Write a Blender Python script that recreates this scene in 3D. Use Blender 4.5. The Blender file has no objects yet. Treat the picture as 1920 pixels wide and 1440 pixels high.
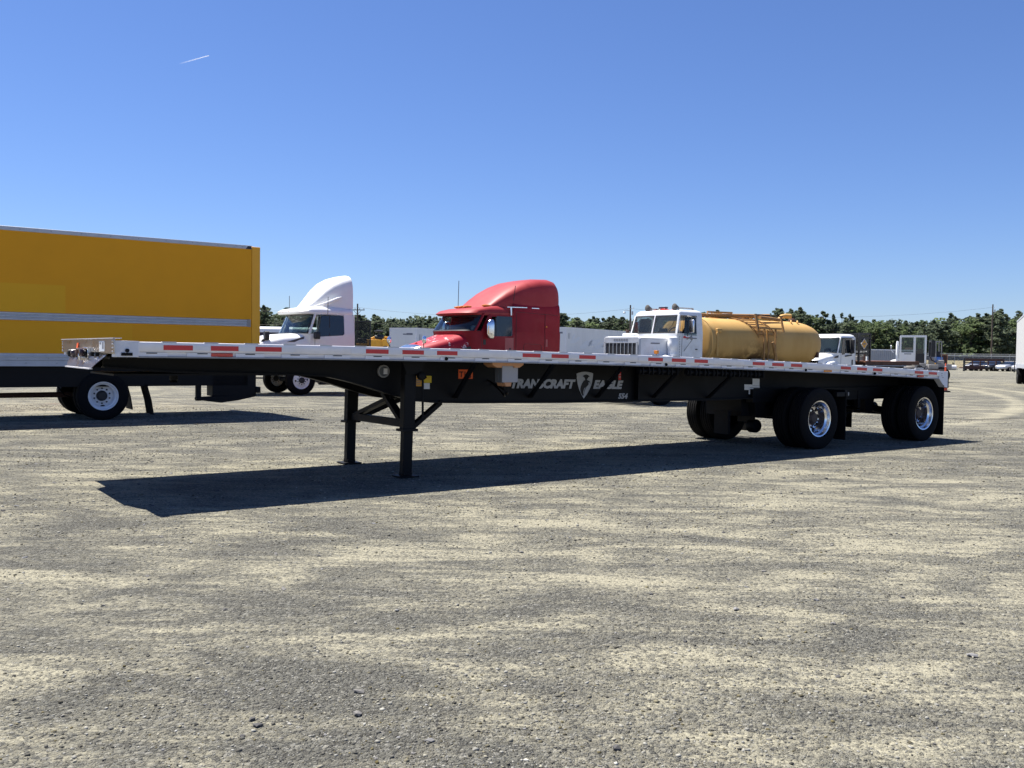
import bpy, bmesh, math, random
import numpy as np
from mathutils import Vector, Matrix

R = math.radians
rnd = random.Random(7)
C = bpy.context.scene.collection
SC = bpy.context.scene

# ------------------------------------------------------------------ camera, sky, sun, exposure
CAM_H, F_PX, PITCH, ROLL = 1.505, 1718.0, 0.0331, 0.0132
cam = bpy.data.cameras.new('camera')
cam.sensor_fit = 'HORIZONTAL'; cam.sensor_width = 36.0
cam.lens = 36.0 * F_PX / 1920.0
cam.clip_start = 0.05; cam.clip_end = 30000
camo = bpy.data.objects.new('camera', cam); C.objects.link(camo)
camo.matrix_world = (Matrix.Translation((0, 0, CAM_H)) @ Matrix.Rotation(math.pi/2 - PITCH, 4, 'X')
                     @ Matrix.Rotation(ROLL, 4, 'Z'))
SC.camera = camo

SUN_AZ, SUN_EL = R(-54.0), R(64.0)
world = bpy.data.worlds.new('World'); SC.world = world; world.use_nodes = True
wn = world.node_tree
sky = wn.nodes.new('ShaderNodeTexSky'); sky.sky_type = 'NISHITA'; sky.sun_disc = False
sky.sun_elevation = SUN_EL; sky.sun_rotation = SUN_AZ
sky.ozone_density = 6.0; sky.dust_density = 0.1; sky.air_density = 1.0
wm_ = wn.nodes.new('ShaderNodeMix'); wm_.data_type = 'RGBA'; wm_.blend_type = 'MULTIPLY'; wm_.inputs[0].default_value = 1.0
wm_.inputs[7].default_value = (0.70, 0.765, 1.0, 1)
wn.links.new(sky.outputs[0], wm_.inputs[6]); wn.links.new(wm_.outputs[2], wn.nodes['Background'].inputs['Color'])
wn.nodes['Background'].inputs['Strength'].default_value = 0.05
sun = bpy.data.lights.new('sun', 'SUN'); sun.energy = 4.0; sun.angle = R(0.53); sun.color = (1.0, 0.95, 0.87)
suno = bpy.data.objects.new('sun', sun); C.objects.link(suno)
sv = Vector((math.sin(SUN_AZ)*math.cos(SUN_EL), math.cos(SUN_AZ)*math.cos(SUN_EL), math.sin(SUN_EL)))
suno.rotation_euler = (-sv).to_track_quat('-Z', 'Y').to_euler(); suno.location = sv*60
vs = SC.view_settings
vs.view_transform = 'Standard'; vs.look = 'None'; vs.gamma = 1.0; vs.use_curve_mapping = False
vs.exposure = 1.42
SC.cycles.max_bounces = 6; SC.cycles.transparent_max_bounces = 12
SC.cycles.use_denoising = True

# ------------------------------------------------------------------ materials
def new_mat(name):
    m = bpy.data.materials.new(name); m.use_nodes = True
    nt = m.node_tree
    return m, nt, nt.nodes['Principled BSDF']

def N(nt, t, **kw):
    n = nt.nodes.new('ShaderNode'+t)
    for k, v in kw.items():
        if k.startswith('i_'): n.inputs[k[2:].replace('_', ' ')].default_value = v
        else: setattr(n, k, v)
    return n

def mix(nt, fac, a, b, mode='MIX'):
    n = nt.nodes.new('ShaderNodeMix'); n.data_type = 'RGBA'; n.blend_type = mode
    for k, v in ((0, fac), (6, a), (7, b)):
        if isinstance(v, (int, float)): n.inputs[k].default_value = v
        elif isinstance(v, tuple): n.inputs[k].default_value = (*v[:3], 1)
        else: nt.links.new(v, n.inputs[k])
    return n.outputs[2]

def ramp(nt, src, p0, p1):
    n = nt.nodes.new('ShaderNodeMapRange'); n.inputs[1].default_value = p0; n.inputs[2].default_value = p1
    nt.links.new(src, n.inputs[0]); return n.outputs[0]

def mat(name, col, rough=0.5, metal=0.0, dirt=0.25, dirt_col=None, scale=3.0, coat=0.0, bump=0.0, bscale=60.0, streak=1.0, spec=0.5):
    """painted or bare surface: base colour, soft grime blotches, uneven gloss and a little relief"""
    m, nt, b = new_mat(name)
    tc = N(nt, 'TexCoord'); mp = N(nt, 'Mapping'); mp.inputs['Scale'].default_value = (1, 1, 1/streak)
    nt.links.new(tc.outputs['Object'], mp.inputs[0])
    nz = N(nt, 'TexNoise', i_Scale=scale, i_Detail=6.0, i_Roughness=0.62); nt.links.new(mp.outputs[0], nz.inputs['Vector'])
    f = ramp(nt, nz.outputs[0], 0.42, 0.72)
    mm = nt.nodes.new('ShaderNodeMath'); mm.operation = 'MULTIPLY'; mm.inputs[1].default_value = dirt
    nt.links.new(f, mm.inputs[0])
    dc = dirt_col or tuple(c*0.55+0.02 for c in col)
    nt.links.new(mix(nt, mm.outputs[0], col, dc), b.inputs['Base Color'])
    rr = nt.nodes.new('ShaderNodeMapRange'); rr.inputs[3].default_value = max(0.02, rough-0.08); rr.inputs[4].default_value = min(1, rough+0.16)
    nt.links.new(nz.outputs[0], rr.inputs[0]); nt.links.new(rr.outputs[0], b.inputs['Roughness'])
    b.inputs['Metallic'].default_value = metal
    b.inputs['Specular IOR Level'].default_value = spec
    b.inputs['Coat Weight'].default_value = coat
    b.inputs['Coat Roughness'].default_value = 0.08
    if bump:
        n2 = N(nt, 'TexNoise', i_Scale=bscale, i_Detail=3.0); nt.links.new(tc.outputs['Object'], n2.inputs['Vector'])
        bp = N(nt, 'Bump'); bp.inputs['Strength'].default_value = bump; bp.inputs['Distance'].default_value = 0.01
        nt.links.new(n2.outputs[0], bp.inputs['Height']); nt.links.new(bp.outputs[0], b.inputs['Normal'])
    return m

def glass_mat(name, tint, clear):
    m, nt, b = new_mat(name)
    nt.nodes.remove(b); out = nt.nodes['Material Output']
    tr = N(nt, 'BsdfTransparent'); tr.inputs[0].default_value = (*tint, 1)
    dk = N(nt, 'BsdfDiffuse'); dk.inputs[0].default_value = (0.05, 0.06, 0.06, 1)
    gl = N(nt, 'BsdfGlossy'); gl.inputs['Roughness'].default_value = 0.03
    m1 = N(nt, 'MixShader'); m1.inputs[0].default_value = clear
    nt.links.new(dk.outputs[0], m1.inputs[1]); nt.links.new(tr.outputs[0], m1.inputs[2])
    fr = N(nt, 'Fresnel'); fr.inputs[0].default_value = 1.5
    m2 = N(nt, 'MixShader'); nt.links.new(fr.outputs[0], m2.inputs[0])
    nt.links.new(m1.outputs[0], m2.inputs[1]); nt.links.new(gl.outputs[0], m2.inputs[2])
    nt.links.new(m2.outputs[0], out.inputs['Surface'])
    return m

M = {}
M['frame_black'] = mat('frame_black', (0.0035, 0.004, 0.006), 0.5, dirt=0.5, dirt_col=(0.009, 0.0085, 0.009), scale=5, bump=0.15, spec=0.2)
M['rubber'] = mat('rubber', (0.004, 0.004, 0.005), 0.8, dirt=0.45, dirt_col=(0.012, 0.011, 0.0105), scale=6, bump=0.3, bscale=90, spec=0.2)
M['aluminium'] = mat('aluminium', (0.84, 0.82, 0.84), 0.4, metal=0.2, dirt=0.35, dirt_col=(0.6, 0.58, 0.56), scale=4, bump=0.1, bscale=30)
M['aluminium_plate'] = mat('aluminium_plate', (0.76, 0.76, 0.79), 0.5, metal=0.15, dirt=0.2, scale=8)
M['aluminium_deck'] = mat('aluminium_deck', (0.62, 0.62, 0.63), 0.45, metal=0.6, dirt=0.5, dirt_col=(0.36, 0.33, 0.28), scale=2.5)
M['polished'] = mat('polished_alloy', (0.86, 0.86, 0.88), 0.13, metal=1.0, dirt=0.15, scale=7)
M['stainless'] = mat('stainless', (0.50, 0.46, 0.43), 0.26, metal=1.0, dirt=0.35, dirt_col=(0.40, 0.35, 0.31), scale=5, bump=0.03, bscale=9)
M['tape_red'] = mat('tape_red', (0.62, 0.015, 0.02), 0.35, dirt=0.15, coat=0.3)
M['tape_white'] = mat('tape_white', (0.82, 0.8, 0.8), 0.35, dirt=0.15, coat=0.3)
M['lamp_red'] = mat('lamp_red', (0.6, 0.03, 0.015), 0.2, dirt=0.1, coat=0.6)
M['lamp_amber'] = mat('lamp_amber', (0.75, 0.25, 0.02), 0.2, dirt=0.1, coat=0.6)
M['orange_tag'] = mat('orange_tag', (0.9, 0.13, 0.02), 0.5, dirt=0.1)
M['orange_plastic'] = mat('orange_plastic', (0.62, 0.30, 0.14), 0.5, dirt=0.2)
M['yellow_label'] = mat('yellow_label', (0.75, 0.55, 0.02), 0.5, dirt=0.1)
M['amber_label'] = mat('amber_label', (0.75, 0.36, 0.03), 0.5, dirt=0.1)
M['paper'] = mat('paper', (0.78, 0.8, 0.82), 0.6, dirt=0.12)
M['box_grey'] = mat('box_grey', (0.4, 0.39, 0.4), 0.6, dirt=0.15)
M['box_dark'] = mat('box_dark', (0.12, 0.13, 0.14), 0.6, dirt=0.15)
M['print_grey'] = mat('print_grey', (0.42, 0.43, 0.45), 0.5, dirt=0.12)
M['print_black'] = mat('print_black', (0.01, 0.01, 0.012), 0.6, dirt=0.0)
M['text_faint'] = mat('text_faint', (0.2, 0.21, 0.24), 0.6, dirt=0.0)
M['white_paint'] = mat('white_paint', (0.86, 0.87, 0.86), 0.35, dirt=0.12, coat=0.4, scale=2)
M['white_paint_old'] = mat('white_paint_old', (0.82, 0.84, 0.86), 0.45, dirt=0.5, dirt_col=(0.58, 0.56, 0.52), scale=4, coat=0.2)
M['white_rim'] = mat('white_rim', (0.86, 0.86, 0.87), 0.45, dirt=0.3, dirt_col=(0.5, 0.48, 0.45), scale=8)
M['white_van'] = mat('white_van', (0.80, 0.80, 0.79), 0.5, dirt=0.35, dirt_col=(0.66, 0.65, 0.63), scale=0.8, streak=4)
M['yellow_panel'] = mat('yellow_panel', (0.80, 0.345, 0.006), 0.45, dirt=0.12, scale=1.2, coat=0.0, spec=0.25)
M['yellow_ghost'] = mat('yellow_ghost', (0.80, 0.40, 0.012), 0.45, dirt=0.1, scale=1.5, spec=0.25)
M['yellow_ghost_low'] = mat('yellow_ghost_low', (0.80, 0.37, 0.008), 0.45, dirt=0.1, scale=1.5, spec=0.25)
M['yellow_post'] = mat('yellow_post', (0.86, 0.40, 0.009), 0.45, dirt=0.1, coat=0.1)
M['tank_paint'] = mat('tank_paint', (0.55, 0.345, 0.125), 0.6, dirt=0.5, dirt_col=(0.42, 0.24, 0.065), scale=1.3, streak=2.5, spec=0.2)
def add_stain(m, x0, x1, z1, col):
    """brown run-off stain with a ragged outline on one stretch of a tank"""
    nt = m.node_tree; b = nt.nodes['Principled BSDF']; src = b.inputs['Base Color'].links[0].from_socket
    tc = N(nt, 'TexCoord'); sp = N(nt, 'SeparateXYZ'); nt.links.new(tc.outputs['Object'], sp.inputs[0])
    nz = N(nt, 'TexNoise', i_Scale=2.6, i_Detail=6.0, i_Roughness=0.65); nt.links.new(tc.outputs['Object'], nz.inputs['Vector'])
    def win(sock, a, b_, w):
        up = ramp(nt, sock, a-w, a+w); dn = ramp(nt, sock, b_+w, b_-w)
        q = nt.nodes.new('ShaderNodeMath'); q.operation = 'MULTIPLY'; nt.links.new(up, q.inputs[0]); nt.links.new(dn, q.inputs[1]); return q.outputs[0]
    a = win(sp.outputs[0], x0, x1, 0.5); c = win(sp.outputs[2], -1.0, z1, 0.35)
    q = nt.nodes.new('ShaderNodeMath'); q.operation = 'MULTIPLY'; nt.links.new(a, q.inputs[0]); nt.links.new(c, q.inputs[1])
    q2 = nt.nodes.new('ShaderNodeMath'); q2.operation = 'MULTIPLY'; nt.links.new(q.outputs[0], q2.inputs[0]); nt.links.new(ramp(nt, nz.outputs[0], 0.40, 0.52), q2.inputs[1])
    nt.links.new(mix(nt, q2.outputs[0], src, col), b.inputs['Base Color'])
add_stain(M['tank_paint'], 3.6, 5.2, 1.75, (0.13, 0.065, 0.025))
add_stain(M['tank_paint'], 2.4, 5.0, 1.42, (0.06, 0.038, 0.02))
M['tank_dirty'] = mat('tank_dirty', (0.36, 0.19, 0.06), 0.6, dirt=0.6, dirt_col=(0.2, 0.11, 0.045), scale=5)
M['machine_yellow'] = mat('machine_yellow', (0.72, 0.36, 0.03), 0.5, dirt=0.4, scale=3)
M['rust'] = mat('rust', (0.085, 0.04, 0.03), 0.8, dirt=0.6, dirt_col=(0.04, 0.024, 0.02), scale=3)
M['rail_alloy'] = mat('rail_alloy', (0.5, 0.52, 0.56), 0.45, metal=0.2, dirt=0.3, scale=6)
M['white_van_sunlit'] = mat('white_van_sunlit', (0.50, 0.50, 0.49), 0.55, dirt=0.35, dirt_col=(0.42, 0.41, 0.39), scale=0.9, streak=5)  # white van colour darkened to offset strong sun on one trailer's side
M['hub_brown'] = mat('hub_brown', (0.05, 0.032, 0.028), 0.55, dirt=0.4)
M['rust_deck'] = mat('rust_deck', (0.42, 0.18, 0.1), 0.75, dirt=0.5, dirt_col=(0.3, 0.17, 0.12), scale=3)
M['steel_grey'] = mat('steel_grey', (0.34, 0.33, 0.32), 0.6, dirt=0.4, metal=0.2)
M['container_grey'] = mat('container_grey', (0.38, 0.39, 0.41), 0.55, dirt=0.25, scale=1.5)
M['dark_trim'] = mat('dark_trim', (0.02, 0.02, 0.022), 0.5, dirt=0.3)
M['interior'] = mat('interior', (0.09, 0.085, 0.08), 0.8, dirt=0.2)
M['seat_fabric'] = mat('seat_fabric', (0.05, 0.05, 0.055), 0.9, dirt=0.2)
M['maroon'] = mat('maroon', (0.03, 0.012, 0.022), 0.3, dirt=0.2, coat=0.4)
M['blue_paint'] = mat('blue_paint', (0.06, 0.2, 0.62), 0.4, dirt=0.2, coat=0.3)
M['cone_orange'] = mat('cone_orange', (0.8, 0.1, 0.03), 0.5, dirt=0.2)
M['wood_pole'] = mat('wood_pole', (0.09, 0.07, 0.055), 0.85, dirt=0.4, scale=2, streak=8)
M['galvanised'] = mat('galvanised', (0.5, 0.52, 0.54), 0.5, metal=0.4, dirt=0.2)
M['car_silver'] = mat('car_silver', (0.45, 0.47, 0.5), 0.3, metal=0.5, dirt=0.2, coat=0.5)
M['car_dark'] = mat('car_dark', (0.03, 0.032, 0.04), 0.3, dirt=0.2, coat=0.5)
M['car_white'] = mat('car_white', (0.5, 0.5, 0.51), 0.3, dirt=0.15, coat=0.5)
M['glass'] = glass_mat('cab_glass', (0.72, 0.8, 0.78), 0.85)
M['glass_dusty'] = glass_mat('dusty_glass', (0.8, 0.86, 0.85), 0.72)
M['glass_dark'] = mat('glass_dark', (0.012, 0.016, 0.02), 0.06, dirt=0.05, coat=0.5)

def red_paint(name, flakes, base, fade):
    """sun-faded red clear coat, paler where the lacquer has gone, with peeled white specks on the bonnet"""
    m, nt, b = new_mat(name)
    tc = N(nt, 'TexCoord')
    n1 = N(nt, 'TexNoise', i_Scale=1.4, i_Detail=7.0, i_Roughness=0.6); nt.links.new(tc.outputs['Object'], n1.inputs['Vector'])
    col = mix(nt, ramp(nt, n1.outputs[0], 0.38, 0.68), base, fade)
    if flakes:
        n2 = N(nt, 'TexNoise', i_Scale=5.0, i_Detail=5.0, i_Roughness=0.72); nt.links.new(tc.outputs['Object'], n2.inputs['Vector'])
        col = mix(nt, ramp(nt, n2.outputs[0], 0.60, 0.635), col, (0.8, 0.62, 0.62))
    nt.links.new(col, b.inputs['Base Color'])
    b.inputs['Roughness'].default_value = 0.5; b.inputs['Coat Weight'].default_value = 0.06; b.inputs['Specular IOR Level'].default_value = 0.25
    return m
M['red_paint'] = red_paint('red_paint', False, (0.235, 0.004, 0.013), (0.29, 0.009, 0.02))
M['red_faded'] = red_paint('red_faded', False, (0.30, 0.026, 0.030), (0.36, 0.044, 0.046))
M['red_hood'] = red_paint('red_hood', True, (0.33, 0.008, 0.022), (0.40, 0.026, 0.038))
M['red_ghost'] = mat('red_ghost', (0.38, 0.09, 0.09), 0.5, dirt=0.3)

# ------------------------------------------------------------------ mesh helpers
class MB:
    def __init__(s): s.v = []; s.f = []; s.m = []
    def add(s, verts, faces, mi=0):
        o = len(s.v); s.v += [tuple(p) for p in verts]
        s.f += [tuple(i+o for i in f) for f in faces]; s.m += [mi]*len(faces); return s
    def box(s, x0, x1, y0, y1, z0, z1, mi=0):
        v = [(x, y, z) for x in (x0, x1) for y in (y0, y1) for z in (z0, z1)]
        return s.add(v, [(0, 1, 3, 2), (4, 6, 7, 5), (0, 4, 5, 1), (2, 3, 7, 6), (0, 2, 6, 4), (1, 5, 7, 3)], mi)
    def prism(s, poly, axis, a0, a1, mi=0):
        """poly: 2d outline; axis 'y' -> (x,z) outline, 'x' -> (y,z), 'z' -> (x,y)"""
        n = len(poly)
        mk = {'y': lambda p, a: (p[0], a, p[1]), 'x': lambda p, a: (a, p[0], p[1]), 'z': lambda p, a: (p[0], p[1], a)}[axis]
        v = [mk(p, a0) for p in poly]+[mk(p, a1) for p in poly]
        f = [tuple(range(n)), tuple(range(2*n-1, n-1, -1))]+[(i, i+n, (i+1) % n+n, (i+1) % n) for i in range(n)]
        return s.add(v, f, mi)
    def loft(s, rings, closed=True, cap=True, mi=0):
        n = len(rings[0]); v = [p for r in rings for p in r]; f = []
        for k in range(len(rings)-1):
            for i in range(n if closed else n-1):
                j = (i+1) % n
                f.append((k*n+i, k*n+j, (k+1)*n+j, (k+1)*n+i))
        if cap: f += [tuple(range(n-1, -1, -1)), tuple(range((len(rings)-1)*n, len(rings)*n))]
        return s.add(v, f, mi)
    def lathe(s, prof, axis='y', c=(0, 0, 0), n=32, mi=0, closed=False):
        """prof: (along axis, radius)"""
        rings = []
        for a, r in prof:
            ring = []
            for i in range(n):
                t = 2*math.pi*i/n; p, q = r*math.cos(t), r*math.sin(t)
                ring.append({'y': (c[0]+p, c[1]+a, c[2]+q), 'x': (c[0]+a, c[1]+p, c[2]+q), 'z': (c[0]+p, c[1]+q, c[2]+a)}[axis])
            rings.append(ring)
        return s.loft(rings, True, not closed, mi)
    def tube(s, path, r, n=8, mi=0):
        P = [Vector(p) for p in path]; rings = []
        rr = r if isinstance(r, (list, tuple)) else [r]*len(P)
        for k, p in enumerate(P):
            d = (P[min(k+1, len(P)-1)]-P[max(k-1, 0)]).normalized()
            u = d.cross(Vector((0, 0, 1)))
            if u.length < 1e-3: u = d.cross(Vector((0, 1, 0)))
            u.normalize(); w = d.cross(u)
            rings.append([p+(u*math.cos(2*math.pi*i/n)+w*math.sin(2*math.pi*i/n))*rr[k] for i in range(n)])
        return s.loft(rings, True, True, mi)
    def bar(s, a, b, w, h=None, mi=0):
        """square bar between two points"""
        a, b = Vector(a), Vector(b); d = (b-a).normalized()
        u = d.cross(Vector((0, 0, 1)))
        if u.length < 1e-3: u = Vector((0, 1, 0))
        u.normalize(); q = d.cross(u); h = h or w
        R0 = [[p+u*sx*w/2+q*sy*h/2 for sx, sy in ((-1, -1), (1, -1), (1, 1), (-1, 1))] for p in (a, b)]
        return s.loft(R0, True, True, mi)
    def mesh(s, name, mats, smooth=30):
        me = bpy.data.meshes.new(name); me.from_pydata(s.v, [], s.f)
        for m in (mats if isinstance(mats, (list, tuple)) else [mats]): me.materials.append(M[m] if isinstance(m, str) else m)
        me.polygons.foreach_set('material_index', s.m)
        bm = bmesh.new(); bm.from_mesh(me); bmesh.ops.recalc_face_normals(bm, faces=bm.faces); bm.to_mesh(me); bm.free()
        if smooth:
            me.polygons.foreach_set('use_smooth', [True]*len(me.polygons)); me.set_sharp_from_angle(angle=R(smooth))
        me.update(); return me
    def build(s, name, mats, parent=None, loc=(0, 0, 0), rot=(0, 0, 0), smooth=30, bevel=0.0):
        o = link(name, s.mesh(name, mats, smooth), parent, loc, rot)
        if bevel:
            b = o.modifiers.new('bevel', 'BEVEL'); b.width = bevel; b.segments = 2; b.limit_method = 'ANGLE'; b.angle_limit = R(40)
        return o

def link(name, me, parent=None, loc=(0, 0, 0), rot=(0, 0, 0)):
    o = bpy.data.objects.new(name, me); C.objects.link(o); o.parent = parent
    o.location = loc; o.rotation_euler = rot; return o
def empty(name, loc=(0, 0, 0), rz=0.0, parent=None):
    o = bpy.data.objects.new(name, None); C.objects.link(o); o.location = loc; o.rotation_euler = (0, 0, rz); o.parent = parent
    o.empty_display_size = 0.2; return o
def tag(o, label, cat, group=None, kind=None):
    o['label'] = label; o['category'] = cat
    if group: o['group'] = group
    if kind: o['kind'] = kind
    return o
def setting(o, kind='structure'): o['kind'] = kind; return o
def copy_tree(o, parent=None):
    c = o.copy(); C.objects.link(c); c.parent = parent
    for ch in list(o.children): copy_tree(ch, c)
    return c
def text(body, name, size, m, parent, loc, rot, shear=0.0, sx=1.0, bold=0.0, align='LEFT', space=1.0):
    cu = bpy.data.curves.new(name, 'FONT'); cu.body = body; cu.size = size; cu.shear = shear; cu.offset = bold
    cu.align_x = align; cu.extrude = 0.0015; cu.space_character = space; cu.resolution_u = 3
    cu.materials.append(M[m]); t_ = bpy.data.objects.new(name, cu); C.objects.link(t_)
    me = bpy.data.meshes.new_from_object(t_.evaluated_get(bpy.context.evaluated_depsgraph_get()))
    bpy.data.objects.remove(t_)
    o = link(name, me, parent, loc, rot); o.scale = (sx, 1, 1); return o

def superring(cy, cz, hw, hz, e=0.4, n=28, x=0.0):
    out = []
    for i in range(n):
        t = 2*math.pi*(i+0.5)/n; c, s_ = math.cos(t), math.sin(t)
        out.append((x, cy+hw*math.copysign(abs(c)**e, c), cz+hz*math.copysign(abs(s_)**e, s_)))
    return out
def archring(cy, z0, hw, h, e=0.5, n=20, x=0.0):
    """open-bottom arch: from near foot over the top to the far foot"""
    out = []
    for i in range(n+1):
        t = math.pi*i/n; c, s_ = math.cos(t), math.sin(t)
        out.append((x, cy-hw*math.copysign(abs(c)**e, c), z0+h*abs(s_)**e))
    return out

# ------------------------------------------------------------------ wheels
def tyre_mesh(name, rad, w, rr, n=56):
    h = w/2; g = 0.008
    prof = [(-h*0.72, rr), (-h*0.95, rr+0.03), (-h, rr+0.10), (-h*0.97, rad-0.07), (-h*0.86, rad-0.02), (-h*0.78, rad-0.004)]
    for k in range(4):
        a = -h*0.55+k*h*0.3667
        prof += [(a-0.012, rad), (a-0.008, rad-g*1.6), (a+0.006, rad-g*1.6), (a+0.010, rad)]
    prof += [(h*0.78, rad-0.004), (h*0.86, rad-0.02), (h*0.97, rad-0.07), (h, rad*0.0+rr+0.10), (h*0.95, rr+0.03), (h*0.72, rr)]
    mb = MB(); mb.lathe(prof, 'y', n=n, closed=True)
    return mb.mesh(name, 'rubber', 40)
def disc_holes(mb, y, r, n, rad, mi, depth=0.02, ph=0.0, sx=1.0):
    for k in range(n):
        t = 2*math.pi*k/n+ph
        c = (r*math.cos(t), y, r*math.sin(t))
        ring = lambda yy: [(c[0]+rad*math.cos(u)*math.cos(t)-rad*sx*math.sin(u)*math.sin(t), yy, c[2]+rad*math.cos(u)*math.sin(t)+rad*sx*math.sin(u)*math.cos(t)) for u in [2*math.pi*i/10 for i in range(10)]]
        mb.loft([ring(y-depth), ring(y+depth*0.3)], True, True, mi)
def rim_meshes(tag_, rr, w, kind):
    """outer face looks towards -y. kind: alloy / steel deep-dish dual, front convex"""
    h = w/2; rim = MB()
    main = {'alloy': 'polished', 'steel': 'white_rim', 'front': 'white_rim', 'dark': 'frame_black'}[kind]
    if kind in ('alloy', 'steel', 'dark'):
        prof = [(-h*0.72, rr+0.002), (-h*0.80, rr+0.014), (-h*0.84, rr+0.010), (-h*0.80, rr-0.008), (-h*0.45, rr-0.022), (-h*0.3, rr-0.05),
                (h*0.0, rr-0.055), (h*0.3, rr-0.062), (h*0.45, rr-0.075), (h*0.52, 0.165), (h*0.42, 0.15), (h*0.40, 0.105)]
        fy = h*0.5
    else:
        prof = [(-h*0.72, rr+0.002), (-h*0.80, rr+0.014), (-h*0.84, rr+0.010), (-h*0.80, rr-0.008), (-h*0.6, rr-0.03), (-h*0.66, rr-0.06), (-h*0.95, 0.17), (-h*0.97, 0.10)]
        fy = -h*0.8
    rim.lathe(prof, 'y', n=48, closed=True)
    if kind == 'alloy': disc_holes(rim, fy-0.01, 0.205, 10, 0.024, 1, 0.008, 0.1)
    elif kind == 'steel': disc_holes(rim, fy-0.012, 0.213, 2, 0.018, 1, 0.012, 1.65, 2.4)
    elif kind == 'front': disc_holes(rim, fy+0.005, 0.205, 2, 0.026, 1, 0.02, 0.1, 1.3)
    hub = MB()
    if kind in ('alloy', 'steel', 'dark'):
        hub.lathe([(fy-0.02, 0.112), (fy-0.06, 0.105), (fy-0.08, 0.088), (fy-0.095, 0.075), (fy-0.10, 0.02)], 'y', n=24)
        disc_holes(hub, fy-0.03, 0.150 if kind == 'alloy' else 0.158, 10, 0.0165, 0, 0.022, 0.31)
    else:
        hub.lathe([(fy, 0.105), (fy-0.07, 0.10), (fy-0.085, 0.07), (fy-0.088, 0.01)], 'y', n=24)
        disc_holes(hub, fy-0.02, 0.143, 10, 0.017, 0, 0.02, 0.31)
    return rim.mesh(tag_+'_rim', [main, 'frame_black'], 35), hub.mesh(tag_+'_hub', 'dark_trim' if kind != 'alloy' else 'hub_brown', 35)
TY = tyre_mesh('tyre', 0.505, 0.28, 0.288)
RIMS = {k: rim_meshes(k, 0.288, 0.28, k) for k in ('alloy', 'steel', 'front', 'dark')}
def wheel(parent, x, y, side, kind='alloy', z=0.505):
    """side -1: outer face towards -y"""
    w = empty('wheel', (x, y, z), 0.0 if side < 0 else math.pi, parent)
    link('tyre', TY, w); link('rim', RIMS[kind][0], w); link('hub', RIMS[kind][1], w); return w
def duals(parent, x, y0, y1, kind='alloy'):
    """a dual pair at each end of an axle; y0/y1: outer faces near and far"""
    wheel(parent, x, y0+0.14, -1, kind); wheel(parent, x, y0+0.47, -1, 'dark')
    wheel(parent, x, y1-0.14, 1, kind); wheel(parent, x, y1-0.47, 1, 'dark')

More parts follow.
